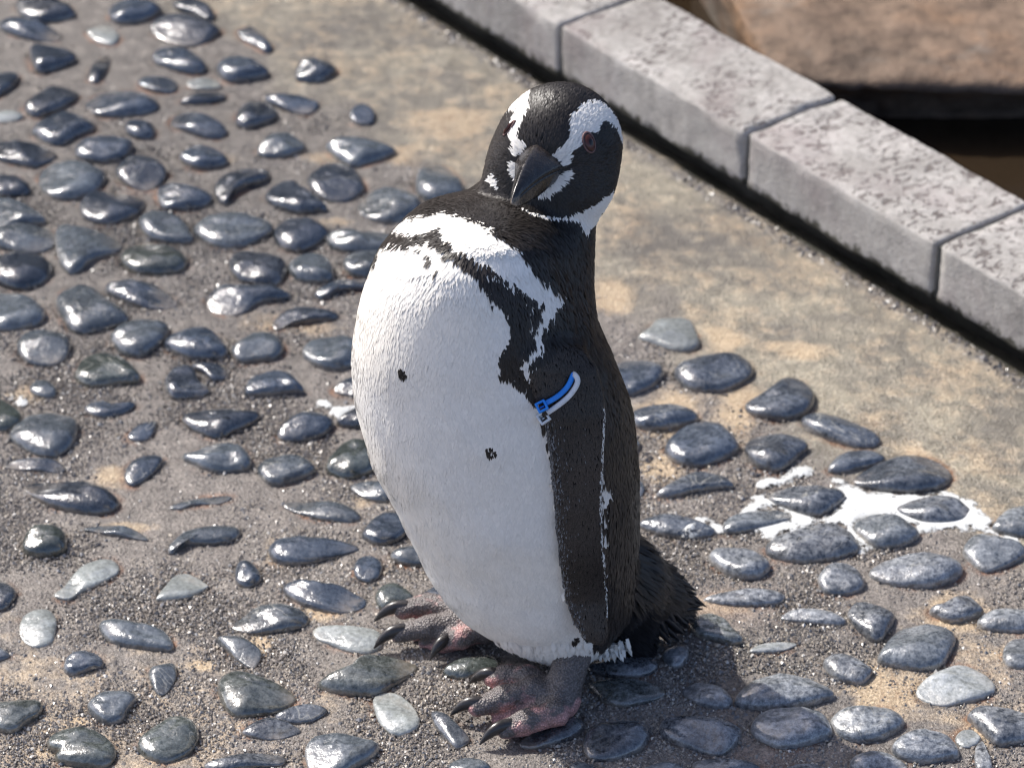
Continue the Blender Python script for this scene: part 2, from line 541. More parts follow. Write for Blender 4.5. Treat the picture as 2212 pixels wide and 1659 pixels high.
# ------------------------------------------------------------------ outlines of the pebbles
# measured in enlarged crops: crop origin (x, y) in photo pixels, then corner points inside the crop
CROP = {'A': (0, 0), 'B': (800, 0), 'C': (0, 700), 'D': (800, 700), 'E': (0, 1400), 'F': (800, 1400), 'G': (0, 2197),
        'H': (800, 2197), 'I': (2200, 1100), 'J': (2930, 1400), 'K': (2200, 2197), 'L': (2930, 2197), 'M': (2300, 1700),
        'N': (2930, 1950), 'Z': (1350, 2200)}
SRC = 2212.0 / 3930.0
OUT = '''
A d 150,40 210,0 400,-20 560,50 640,130 520,180 330,200 180,130
A m 10,220 60,180 250,190 430,250 515,310 440,360 250,340 80,280
A m 935,90 1020,30 1150,10 1290,40 1370,90 1250,170 1060,205 960,180
A d 1480,30 1560,0 1680,10 1780,70 1815,150 1760,180 1640,120 1520,80
A d 1300,210 1370,150 1520,125 1700,160 1860,250 1830,300 1740,360 1600,400 1400,340 1310,270
A p 750,270 830,230 930,235 1005,320 960,385 860,370 790,330
A d 270,430 330,395 470,420 590,460 645,510 520,580 340,625 280,540
A d 755,680 780,590 870,465 930,470 920,560 850,690 800,710
A m 1310,480 1370,425 1500,430 1650,480 1740,560 1720,620 1580,630 1400,570 1330,530
B m 75,600 140,520 230,495 400,545 500,610 480,650 300,690 160,690
A m -40,680 60,620 160,640 120,720 30,800 -40,830
A d 220,920 300,840 440,745 580,750 665,815 560,900 380,990 270,990
A m 745,880 880,790 1020,770 1180,800 1340,890 1270,960 1050,1000 850,990 780,950
A m 1180,710 1240,670 1380,670 1490,710 1480,790 1380,800 1240,760
A p 1600,710 1700,680 1820,690 1860,740 1760,760 1640,750
A d 1540,880 1680,820 1850,790 1910,820 1820,870 1640,890
A m 290,1110 400,1020 560,960 700,990 800,1080 660,1160 530,1240 400,1220 310,1150
A m 1080,1080 1130,1030 1230,1050 1310,1110 1280,1180 1180,1190 1090,1140
A m 1460,1040 1530,960 1650,960 1820,1040 1920,1120 1860,1175 1740,1175 1560,1110
B d 240,1060 270,960 360,890 470,885 570,950 570,1000 450,1060 320,1095
A d -40,1260 60,1225 260,1245 400,1280 475,1320 390,1390 280,1430 120,1400 -40,1350
A m 650,1290 740,1200 900,1195 1100,1200 1120,1260 1040,1350 860,1390 700,1360
A g 350,1500 420,1410 560,1390 740,1400 890,1480 850,1580 700,1680 480,1690 370,1600
A d 990,1480 1060,1370 1180,1345 1330,1370 1410,1470 1350,1560 1240,1620 1100,1580
A m 1540,1340 1640,1260 1740,1240 1850,1290 1930,1380 1840,1430 1680,1440 1570,1390
A p -40,970 100,955 190,990 120,1030 -40,1040
A d -40,1530 60,1510 160,1520 250,1600 200,1660 -40,1650
B m 260,260 350,215 430,260 500,350 540,420 480,450 380,380 300,330
B m 750,640 790,560 870,530 980,545 1085,610 1000,680 880,710 770,690
B m 490,850 540,820 700,830 880,870 930,900 850,965 740,960 590,910
B m 1210,980 1250,920 1320,900 1400,960 1390,1040 1300,1060 1230,1030
B g 430,1290 520,1180 640,1155 740,1190 815,1250 740,1310 620,1345 480,1340
B g 1010,1240 1100,1185 1280,1190 1450,1230 1585,1290 1480,1350 1360,1390 1240,1430 1130,1370 1040,1290
B d 60,1600 150,1510 300,1430 450,1420 520,1470 480,1540 320,1590 220,1660 160,1740 100,1720
B d 850,1560 900,1460 1000,1390 1100,1390 1230,1440 1300,1540 1310,1620 1200,1700 1080,1720 940,1680
B g 1770,1560 1800,1450 1900,1385 2000,1400 2130,1540 2160,1620 2100,1700 1900,1720 1790,1650
D g 1280,200 1370,110 1500,65 1650,90 1790,170 1760,260 1620,340 1450,345 1330,290
D d 495,130 600,20 700,0 800,60 1000,230 900,260 760,270 600,220
C g -60,150 60,140 220,200 380,320 300,360 120,380 -60,420
C g -60,430 100,385 300,380 430,410 480,480 400,580 220,610 80,580 -60,520
C d 690,210 780,100 920,65 1100,90 1220,150 1160,270 1000,340 880,360 740,310
C m 1350,90 1400,50 1560,45 1700,70 1800,140 1720,210 1540,240 1390,230
C g 1190,330 1290,260 1420,270 1540,330 1630,480 1560,520 1400,510 1250,450
C g 1660,390 1750,310 1900,270 2080,280 2260,330 2310,400 2200,480 2010,555 1830,540 1700,460
C g 490,400 560,350 700,370 900,430 1030,510 960,590 800,650 700,750 600,785 530,720 500,580
C v 1040,640 1120,550 1220,500 1350,515 1470,570 1580,660 1540,750 1380,785 1180,780 1070,720
C d -60,650 80,620 280,610 400,660 440,740 370,850 210,915 60,890 -60,800
C g 490,1000 560,910 700,850 820,900 950,1030 1050,1100 1080,1170 940,1230 720,1290 600,1250 540,1130
C m 910,890 1000,855 1200,865 1350,900 1490,1020 1400,1070 1240,1075 1060,1010 950,950
D d 185,690 230,630 330,615 520,630 630,670 660,750 600,860 470,885 300,850 210,780
D m 0,1000 60,920 150,880 300,900 480,895 620,920 690,960 560,1000 420,1020 330,1090 240,1135 100,1120 20,1070
C g -60,960 100,955 250,990 370,1090 350,1190 200,1245 -60,1240
C g 160,1400 230,1300 340,1265 470,1280 580,1340 580,1450 490,1540 350,1555 220,1510
C g 960,1300 1080,1220 1240,1190 1400,1210 1430,1260 1350,1380 1200,1480 1060,1460 980,1380
C m 1410,1380 1520,1280 1680,1245 1820,1290 1930,1440 1860,1500 1700,1510 1530,1470
E v 660,130 690,0 780,-60 900,-90 1030,-50 1120,20 1180,100 1150,150 1000,160 800,195
D g 210,1440 330,1340 450,1295 580,1330 630,1420 560,1500 420,1520 280,1530
D d 570,430 640,350 760,325 900,350 1020,430 960,500 840,570 720,590 610,540
D g 1010,490 1060,440 1150,430 1300,460 1500,450 1700,480 1660,560 1450,620 1250,610 1080,570
D g 690,720 780,640 880,620 1000,650 1050,760 1040,840 920,855 780,840 720,790
D g 1160,680 1240,625 1400,610 1500,640 1500,720 1400,800 1260,800 1180,760
D m 920,940 1050,860 1200,820 1350,820 1450,860 1350,900 1150,920 1000,990 940,980
D m 560,1210 620,1130 780,1065 950,1080 1080,1110 1070,1160 900,1180 740,1200 640,1240 590,1250
D g 810,1440 880,1360 1050,1335 1250,1360 1300,1480 1200,1570 1020,1590 880,1530
E d 1410,170 1440,90 1500,40 1600,10 1660,60 1680,150 1770,210 1700,270 1560,290 1460,280
E d 1640,20 1700,-10 1850,10 1920,70 1880,130 1800,140 1740,80
F m 330,260 360,150 420,100 540,75 650,90 740,170 800,240 650,250 480,265
E g 265,210 310,150 400,150 470,220 440,280 340,270
E v -60,320 20,300 110,360 180,450 130,530 20,560 -60,540
E g 100,590 220,460 380,400 540,410 640,460 650,580 590,700 480,780 360,780 200,700
E m 730,380 800,335 920,345 990,400 1100,350 1140,340 1080,390 960,440 820,440
E m 1100,610 1160,540 1250,495 1330,490 1280,600 1220,650 1130,645
E d 1560,460 1640,420 1800,410 2000,405 2190,410 2150,480 2000,560 1870,630 1740,600 1630,540
E d 50,860 130,820 300,800 460,815 540,880 490,920 330,900 150,890
E m 1070,940 1120,850 1220,780 1340,770 1380,800 1320,890 1220,980 1140,1030 1090,1010
E g 1560,790 1680,760 1760,700 1900,680 2040,710 2110,790 2120,860 2040,905 1830,910 1700,870
E d 230,1030 280,990 420,985 640,1010 820,1050 950,1110 1000,1180 940,1250 800,1275 600,1250 420,1190 300,1110
E g 1450,1220 1530,1180 1700,1140 1900,1110 1950,1130 1850,1180 1680,1190 1550,1230
E v 210,1570 230,1480 310,1400 420,1390 520,1420 560,1500 540,1590 420,1625 270,1620
E g 730,1390 830,1375 1000,1370 1130,1400 1240,1480 1200,1490 1020,1450 850,1420
E g 1440,1570 1500,1490 1600,1420 1800,1380 1980,1375 2030,1410 1960,1490 1800,1520 1600,1530 1480,1610
G p 475,185 560,120 640,20 720,-60 850,-110 960,-100 1000,-20 920,50 780,120 680,170 600,220 530,215
F d 1080,220 1120,170 1250,110 1400,150 1400,240 1250,270 1130,250
F m 600,590 680,500 800,430 920,430 1030,470 1050,510 980,590 850,640 720,655 630,640
F d 1100,500 1180,430 1300,360 1450,380 1450,520 1320,540 1180,530
F g 430,890 500,820 650,795 800,800 900,880 860,930 740,980 600,1020 500,1000
F v 1010,880 1080,750 1200,665 1330,660 1430,720 1430,850 1340,930 1180,970 1060,930
F g 1220,1040 1300,1010 1450,1010 1560,1060 1560,1150 1440,1165 1310,1120
F g 650,1180 730,1155 900,1165 1100,1180 1230,1240 1280,1300 1200,1345 1000,1320 820,1270 720,1230
F m 1320,1440 1400,1340 1520,1270 1650,1290 1680,1400 1600,1500 1450,1530 1350,1490
F m 525,1580 580,1510 700,1480 860,1490 1050,1500 1200,1530 1260,1560 1150,1610 980,1660 780,1700 600,1680
H m 240,40 250,-60 300,-100 370,-70 430,20 430,80 340,130 260,100
G d -60,90 40,85 110,130 130,190 70,290 -10,320 -60,310
G p 185,450 220,370 310,320 410,320 470,400 460,500 430,600 310,635 220,590 185,520
G g 860,450 920,410 1100,430 1250,470 1390,510 1460,620 1410,665 1250,650 1050,620 930,570
G p 1340,220 1420,120 1500,30 1600,20 1740,100 1740,130 1620,200 1480,225 1380,235
G m 555,830 580,740 670,690 800,700 865,760 850,810 760,830 660,870 590,870
G g 1275,860 1300,810 1400,775 1480,770 1490,870 1450,960 1400,1030 1340,1030 1300,950
G v -60,1140 80,1110 300,1085 355,1130 320,1210 220,1270 140,1350 20,1350 -60,1300
G g 760,1130 850,1050 960,1025 1100,1030 1150,1065 1090,1150 1030,1260 920,1285 820,1230
G v 425,1430 500,1370 640,1330 780,1340 900,1410 970,1500 960,1590 880,1655 700,1640 490,1590 530,1530 450,1490
G v 1190,1460 1280,1360 1400,1270 1480,1230 1600,1230 1670,1310 1670,1420 1600,1520 1470,1600 1350,1610 1230,1550
G m -60,650 20,660 75,710 30,740 -60,760
H g 85,560 150,545 260,550 370,610 440,680 400,790 350,805 260,740 190,670
H v 95,960 130,880 220,845 350,870 540,930 720,1040 690,1110 560,1190 330,1225 220,1215 140,1120
H d -20,1640 80,1600 250,1560 450,1540 600,1550 640,1590 560,1640 300,1660 100,1700
H m 650,130 720,90 850,90 970,130 1120,130 1260,190 1330,240 1280,310 1150,345 980,330 830,280 700,200
H g 215,450 300,390 400,310 480,285 640,290 760,320 840,390 800,460 700,490 520,510 360,520 260,490
H v 1430,230 1460,170 1560,120 1660,160 1740,240 1690,290 1600,310 1480,320
H m 1250,0 1270,-100 1370,-140 1460,-80 1450,20 1380,80 1290,60
H p 900,510 950,470 1100,460 1300,475 1450,520 1450,640 1340,690 1200,670 1050,610 950,570
H v 950,960 1040,910 1200,830 1290,740 1400,715 1560,720 1740,760 1750,800 1680,870 1560,960 1420,1040 1250,1040 1050,1010
H p 1410,1080 1460,1030 1560,1015 1650,1060 1740,1160 1780,1270 1740,1330 1640,1375 1550,1360 1470,1280 1430,1180
H m 580,1230 680,1170 830,1130 940,1140 1000,1180 900,1250 760,1280 650,1270
H d 300,1360 380,1290 500,1245 620,1260 700,1300 770,1350 650,1400 520,1420 380,1400
H g 840,1490 900,1410 1020,1380 1160,1390 1320,1430 1440,1470 1380,1560 1260,1640 1100,1720 900,1700 850,1600
H m 1900,1180 1950,1160 2020,1200 2100,1290 2190,1380 2200,1430 2100,1490 2010,1390 1930,1270
H v 2010,840 2080,780 2220,740 2400,720 2450,780 2400,850 2200,900 2050,880
H g 2060,1640 2150,1600 2300,1600 2380,1660 2250,1720 2080,1700
I p 560,440 640,380 720,295 850,290 980,300 1030,400 1060,500 960,550 840,540 700,490
I m 300,700 420,640 560,620 690,650 760,730 700,820 580,900 460,930 330,880
I m 865,730 930,660 1080,610 1250,580 1420,595 1510,690 1490,770 1380,840 1250,890 1060,890 930,830
I m 1470,1010 1580,940 1700,850 1780,780 1900,780 2000,860 2030,960 1980,1060 1850,1120 1680,1120 1530,1080
I m 500,1100 580,1040 720,1020 900,1030 1050,1110 980,1170 800,1210 640,1220 530,1180
I m 790,1380 850,1270 980,1180 1120,1140 1260,1180 1350,1280 1390,1370 1290,1450 1120,1520 960,1520 840,1460
I d 1465,1380 1540,1270 1700,1260 1880,1290 1980,1360 1900,1440 1800,1540 1680,1570 1540,1500
J m 330,460 420,415 560,430 750,510 900,570 980,650 900,700 740,695 600,640 420,560
J m 560,900 640,790 800,745 940,750 1020,800 930,850 800,880 680,920
J m 770,990 900,880 1080,800 1280,755 1430,790 1550,880 1580,960 1500,1040 1330,1085 1100,1080 900,1050
J m 45,1110 140,1070 320,1050 500,1070 620,1090 680,1120 580,1220 480,1285 360,1280 200,1220 80,1160
J m 1140,1230 1260,1150 1400,1120 1570,1130 1700,1200 1760,1270 1650,1330 1480,1350 1310,1330
J g 780,1370 850,1300 980,1290 1130,1320 1250,1390 1310,1450 1220,1520 1060,1560 930,1540 830,1450
J g 1950,1390 2010,1300 2110,1230 2250,1210 2330,1300 2280,1440 2140,1460 2010,1430
J d 30,1560 100,1490 250,1440 420,1380 560,1370 720,1430 800,1560 720,1610 560,1660 300,1680 100,1640
N g 1700,350 1780,250 1900,240 2050,290 2200,350 2180,420 2000,510 1870,540 1760,450
L m 910,10 980,-60 1100,-110 1300,-150 1480,-130 1650,-60 1660,10 1560,80 1400,125 1150,115 990,70
K d 1120,240 1220,200 1400,175 1600,165 1720,170 1780,210 1720,270 1500,290 1250,280
K v 1000,440 1060,370 1160,355 1270,410 1350,500 1430,590 1350,610 1200,570 1060,530
L m 160,390 230,335 380,320 540,335 640,380 690,430 600,450 420,430 250,410
K p 1510,670 1600,620 1780,600 1880,615 1780,660 1600,680
K g 1385,1110 1440,1000 1560,920 1740,890 1950,910 2090,970 2200,1050 2100,1100 1900,1150 1650,1170 1460,1150
K g 1520,1340 1560,1230 1680,1165 1880,1160 2060,1190 2150,1270 2180,1380 2080,1430 1900,1480 1750,1490 1600,1420
K d 100,1440 140,1340 250,1280 420,1270 580,1270 640,1330 610,1440 520,1530 330,1590 170,1590 110,1520
K d 745,1290 800,1235 1000,1235 1250,1245 1380,1310 1410,1350 1370,1450 1280,1540 1180,1550 1000,1490 850,1430 760,1360
K v 150,960 250,925 450,915 640,940 760,1000 720,1060 580,1110 420,1140 280,1100 200,1020
K g 940,1000 1020,950 1150,960 1270,1010 1340,1100 1280,1150 1120,1130 1000,1070
K d 130,810 300,760 520,720 660,730 700,800 620,870 430,895 250,870
K g 770,700 850,640 950,640 960,720 900,800 820,790
K d 1030,1620 1120,1590 1300,1600 1500,1620 1560,1680 1300,1700 1080,1700
K g 600,1690 700,1640 850,1630 950,1690 800,1730
K g -20,1660 40,1610 130,1640 190,1690 60,1740
K d 1790,1690 1900,1640 2050,1640 2160,1700 2000,1740
Z d 1310,1310 1400,1220 1530,1140 1700,1100 1780,1160 1720,1250 1560,1310 1400,1345
L m 470,60 520,-20 600,-60 720,-50 800,20 840,110 780,170 660,190 530,170
L d 720,350 760,280 840,255 950,290 1070,340 1100,390 1050,490 1000,570 930,580 840,510 770,430
L d 1420,330 1520,290 1640,230 1730,215 1810,280 1850,340 1740,390 1600,415 1500,390
L g 1830,410 1920,350 2050,325 2250,340 2300,420 2200,500 1950,490 1860,460
L g 980,720 1050,600 1150,480 1260,440 1440,440 1580,490 1610,570 1560,700 1490,800 1330,830 1150,800 1020,770
L g 2040,680 2080,590 2180,545 2300,560 2330,700 2250,810 2120,810 2050,760
L d 515,770 560,720 660,705 780,750 900,830 900,870 830,940 700,930 590,880
L p 1310,1020 1370,930 1500,850 1660,795 1780,830 1900,900 1950,990 1860,1060 1700,1100 1530,1130 1380,1090
L g 580,1260 650,1180 780,1145 950,1150 1100,1190 1180,1270 1110,1350 980,1420 820,1440 680,1400 610,1330
L m 1100,1490 1170,1410 1300,1355 1480,1370 1590,1440 1645,1560 1560,1590 1400,1610 1250,1600 1140,1560
L d 1740,1210 1820,1150 1960,1155 2120,1190 2250,1240 2280,1400 2120,1450 1980,1460 1880,1360 1790,1270
L g 750,1600 820,1550 960,1530 1080,1560 1200,1640 1150,1720 900,1720 770,1670
L p 1640,1420 1690,1350 1770,1350 1830,1410 1780,1470 1690,1480
L d 1800,1480 1850,1410 1890,1500 1930,1640 1900,1720 1820,1700
M m 495,440 580,380 700,310 820,260 940,265 1060,300 1130,370 1040,390 900,400 760,430 620,470 530,470
M m 310,330 340,310 375,380 350,450 300,470 270,400
M m 345,690 430,640 560,620 700,640 850,680 970,750 900,800 720,810 560,790 420,740
M g 1060,720 1100,650 1250,600 1450,565 1560,580 1610,640 1500,690 1350,730 1180,765 1080,765
M m 940,980 980,910 1060,895 1200,915 1330,960 1430,1030 1420,1100 1330,1150 1180,1150 1060,1090
'''
TONE = {'d': (0.010, 0.016, 0.027), 'm': (0.021, 0.031, 0.048), 'g': (0.045, 0.056, 0.068),
        'v': (0.026, 0.034, 0.030), 'p': (0.19, 0.205, 0.20)}


def read_outlines():
    res = []
    for ln in OUT.strip().split('\n'):
        w = ln.split()
        ox, oy = CROP[w[0]]
        k = 1000 / 2212.0 if w[0] != 'Z' else 1100 / 2212.0
        P = np.array([[float(v) for v in q.split(',')] for q in w[2:]])
        P = (P * k + [ox, oy]) * SRC
        res.append((w[1], P))
    return res


def blob(px, py, cx, cy, rx, ry):
    return np.exp(-(((px - cx) / rx) ** 2 + ((py - cy) / ry) ** 2))


# ------------------------------------------------------------------ the kerb line (world frame): k along it, nrm towards the pool
K0 = at_z(1612, 287, 0.072)[:2]
kd = at_z(2030, 527, 0.072)[:2] - at_z(1210, 50, 0.072)[:2]
kd = kd / np.linalg.norm(kd)
kn = np.array([-kd[1], kd[0]])
if kn[0] < 0:
    kn = -kn
KANG = math.atan2(kd[1], kd[0])


def sn(x, y):
    return (x - K0[0]) * kd[0] + (y - K0[1]) * kd[1], (x - K0[0]) * kn[0] + (y - K0[1]) * kn[1]


# ------------------------------------------------------------------ pebbles, worked out on the ground before the ground is poured
stones = []
for tone, P in read_outlines():
    w = at_z(P[:, 0], P[:, 1])[:, :2]
    yf = w[:, 1].min()
    w[:, 1] = yf + (w[:, 1] - yf) * (0.94 if tone == 'p' else 0.87)
    c = w.mean(0)
    ring = catmull(w, 30) - c
    rl_ = np.linalg.norm(ring, axis=1)[:, None]
    ring = ring * (1.02 + 0.0013 / np.maximum(rl_, 0.004))
    ext = np.linalg.eigvalsh(np.cov(ring.T))
    rmin = math.sqrt(max(1e-9, 2 * ext[0]))
    stones.append(dict(tone=tone, c=c, ring=ring, rmin=rmin, px=P.mean(0)))


# pebbles standing behind the bird, seen only from a step aside
r3 = np.random.default_rng(5)
for _ in range(600):
    q = at_z(r3.uniform(880, 1340), r3.uniform(520, 1330))[:2]
    n_q = (q[0] - K0[0]) * kn[0] + (q[1] - K0[1]) * kn[1]
    if n_q > -0.27 or min(np.hypot(*(q - s['c'])) - np.abs(s['ring']).max() for s in stones) < 0.026:
        continue
    a = np.linspace(0, 2 * math.pi, 7, endpoint=False) + r3.uniform(0, 1)
    w = np.stack([np.cos(a) * r3.uniform(0.018, 0.028), np.sin(a) * r3.uniform(0.011, 0.017)], -1) * r3.uniform(0.8, 1.15, (7, 1))
    ring = catmull(w, 30)
    px_, py_, _d = proj(np.array([[q[0], q[1], 0.0]]))
    stones.append(dict(tone='dmgv'[r3.integers(0, 4)], c=q, ring=ring, rmin=0.013, px=np.array([px_[0], py_[0]])))


# the cobbled field goes on past the edges of the picture
n_seen = len(stones)
r4 = np.random.default_rng(8)
cs = np.array([s['c'] for s in stones]); far_c = [c for c in cs]
for q in np.stack([r4.uniform(-1.25, 0.95, 9000), r4.uniform(-0.75, 1.75, 9000)], -1):
    n_q = (q[0] - K0[0]) * kn[0] + (q[1] - K0[1]) * kn[1]
    px_, py_, _d = proj(np.array([[q[0], q[1], 0.0]]))
    if n_q > -0.27 or (-45 < px_[0] < 2257 and -40 < py_[0] < 1690):
        continue
    fc_ = np.array(far_c)
    if np.hypot(fc_[:, 0] - q[0], (fc_[:, 1] - q[1]) * 1.25).min() < 0.055:
        continue
    far_c.append(q)
    a = np.linspace(0, 2 * math.pi, 7, endpoint=False) + r4.uniform(0, 1)
    rot = r4.normal(0, 0.4)
    w = np.stack([np.cos(a) * r4.uniform(0.015, 0.027), np.sin(a) * r4.uniform(0.009, 0.017)], -1) * r4.uniform(0.8, 1.15, (7, 1))
    w = w @ np.array([[math.cos(rot), math.sin(rot)], [-math.sin(rot), math.cos(rot)]])
    stones.append(dict(tone='m', c=q, ring=catmull(w, 30), rmin=0.012, px=np.array([px_[0], py_[0]])))


def stone_sd(x, y):
    d = np.full(x.shape, 0.03)
    for s in stones:
        R = np.abs(s['ring']).max(0) + 0.03
        m = (np.abs(x - s['c'][0]) < R[0]) & (np.abs(y - s['c'][1]) < R[1])
        if not m.any():
            continue
        xx = x[m] - s['c'][0]; yy = y[m] - s['c'][1]
        q = seg_dist(s['ring'][::2], xx, yy)
        q = np.where(inside(s['ring'][::2], xx, yy), -q, q)
        d[m] = np.minimum(d[m], q)
    return d


# ------------------------------------------------------------------ ground
def axis(lo, hi, step, far):
    a = np.arange(lo, hi + step / 2, step)
    g = np.geomspace(step * 2, far, 16)
    return np.concatenate([lo - g[::-1], a, hi + g])


TAN = [(640, 700, 120, 24), (242, 1030, 46, 34), (60, 850, 60, 30), (270, 1135, 60, 18), (790, 1075, 45, 22), (679, 1325, 60, 24),
       (557, 1390, 40, 40), (287, 1541, 26, 22), (178, 1554, 36, 14), (110, 1625, 34, 22), (1310, 640, 55, 55), (1560, 735, 60, 34),
       (1720, 760, 120, 30), (1440, 900, 90, 60), (1590, 880, 60, 70), (1900, 1490, 110, 80), (2120, 1560, 110, 60), (1560, 1300, 90, 30),
       (960, 265, 130, 40), (720, 340, 60, 26), (880, 340, 70, 26), (1450, 1000, 70, 60), (1980, 1000, 60, 26), (2080, 1330, 120, 60),
       (480, 350, 60, 20), (320, 560, 40, 16), (430, 760, 50, 16), (700, 480, 60, 20), (590, 1200, 30, 40), (440, 1440, 40, 20), (900, 540, 50, 26)]


def ground_fields(x, y):
    px, py, _ = proj(xyz(x, y))
    s_, n_ = sn(x, y)
    P3 = xyz(x, y)
    wob = vnoise(P3, 11, 1) * 0.05 + vnoise(P3, 30, 2) * 0.02
    sm = np.clip((n_ + 0.235 + wob) / 0.05, 0, 1)               # trowelled margin along the kerb
    tan = np.zeros_like(x)
    jx = px + vnoise(P3, 25, 5) * 30; jy = py + vnoise(P3, 25, 6) * 16
    for b in TAN:
        tan = np.maximum(tan, blob(jx, jy, *b))
    tan = np.maximum(tan, 0.54 * blob(px, py, 150, 1600, 900, 330))
    tan = np.maximum(tan, 0.45 * blob(px, py, 2150, 1480, 420, 250))
    tan = np.maximum(tan, 0.42 * sm)
    dark = np.maximum(blob(px, py, 1560, 520, 260, 90), blob(px, py, 850, 60, 240, 80)) * 0.95
    dark = np.maximum(dark, 0.6 * blob(px, py, 1950, 700, 160, 40))
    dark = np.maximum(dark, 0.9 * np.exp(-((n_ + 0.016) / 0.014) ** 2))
    dark = np.maximum(dark, 0.98 * blob(px, py, 330, 430, 850, 560))
    dark = np.maximum(dark, 0.40 * blob(px, py, 1550, 1350, 260, 300))
    grit = np.clip(0.9 - sm * 1.4, 0, 1) * np.clip((py - 120) / 500, 0.05, 1)
    right = np.clip((px - 1350) / 200, 0, 1)
    grit *= 1 - 0.75 * right * np.clip((1100 - py) / 120, 0, 1)
    grit *= 1 - 0.7 * np.clip((px - 1830) / 160, 0, 1)
    grit *= 1 - np.clip(tan * 1.5 - 0.55, 0, 1)
    cl = vnoise(P3, 22, 8)
    grit *= np.clip(0.62 + cl * 0.9, 0.05, 1)
    wet = np.clip(blob(px, py, 1750, 1000, 420, 170) * 0.9 + 0.4 * blob(px, py, 500, 500, 700, 450), 0, 1)
    pink = blob(px, py, 1560, 1310, 110, 40) * 0.6 + blob(px, py, 1640, 1640, 120, 30) * 0.5
    slotd = np.clip((n_ + 0.0105 + vnoise(P3, 24, 9) * 0.005 + vnoise(P3, 90, 10) * 0.003) / 0.004, 0, 1)  # ragged near-black strip along the kerb slot
    return dict(tan=tan, dark=dark, grit=grit, wet=wet, pink=pink, slot_dark=slotd, smooth=sm)


SX = axis(-0.88, 0.88, 0.0042, 40.0)
NX = np.concatenate([-1.08 - np.geomspace(0.008, 40, 16)[::-1], np.arange(-1.08, 0.0, 0.0042), [0.004, 0.012, 0.02, 0.03, 0.045]])
SS, NN = np.meshgrid(SX, NX, indexing='ij')
gx = K0[0] + SS * kd[0] + NN * kn[0]
gy = K0[1] + SS * kd[1] + NN * kn[1]
gx, gy = gx.ravel(), gy.ravel()
gn = NN.ravel()
P3 = xyz(gx, gy)
sd = stone_sd(gx, gy)
fld = ground_fields(gx, gy)
near = np.exp(-(np.maximum(sd, 0) / 0.006))
gz_ = vnoise(P3, 14, 21) * 0.0012 + vnoise(P3, 45, 22) * 0.0007 + vnoise(P3, 130, 23) * 0.0005 * (0.3 + fld['grit'])
gz_ += 0.0005 * near * (0.4 + 0.6 * vnoise(P3, 30, 24)) - 0.0012 * np.exp(-((sd - 0.0015) / 0.0012) ** 2)
gz_ += -0.012 * np.clip((gn + 0.009 + vnoise(P3, 24, 9) * 0.004) / 0.007, 0, 1)
gz_ += 0.0025 * np.exp(-((gn + 0.016 + 0.004 * vnoise(P3, 30, 25)) / 0.006) ** 2) * (0.6 + 0.6 * vnoise(P3, 90, 26))
farm = (np.abs(SS.ravel()) > 0.9) | (gn < -1.1)
gz_[farm] *= 0.2
me = mesh_np('ground', xyz(gx, gy, gz_), [grid_faces(len(SX), len(NX))[:, ::-1]])
for k_, v_ in fld.items():
    fattr(me, k_, v_)
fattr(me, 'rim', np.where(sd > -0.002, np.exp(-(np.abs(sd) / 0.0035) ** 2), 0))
ground = obj('ground', me, mat_ground())
tag(ground, kind='structure')
if me.polygons[len(me.polygons) // 2].normal.z < 0:
    me.flip_normals()


def ground_z(x, y):
    return np.zeros_like(x)


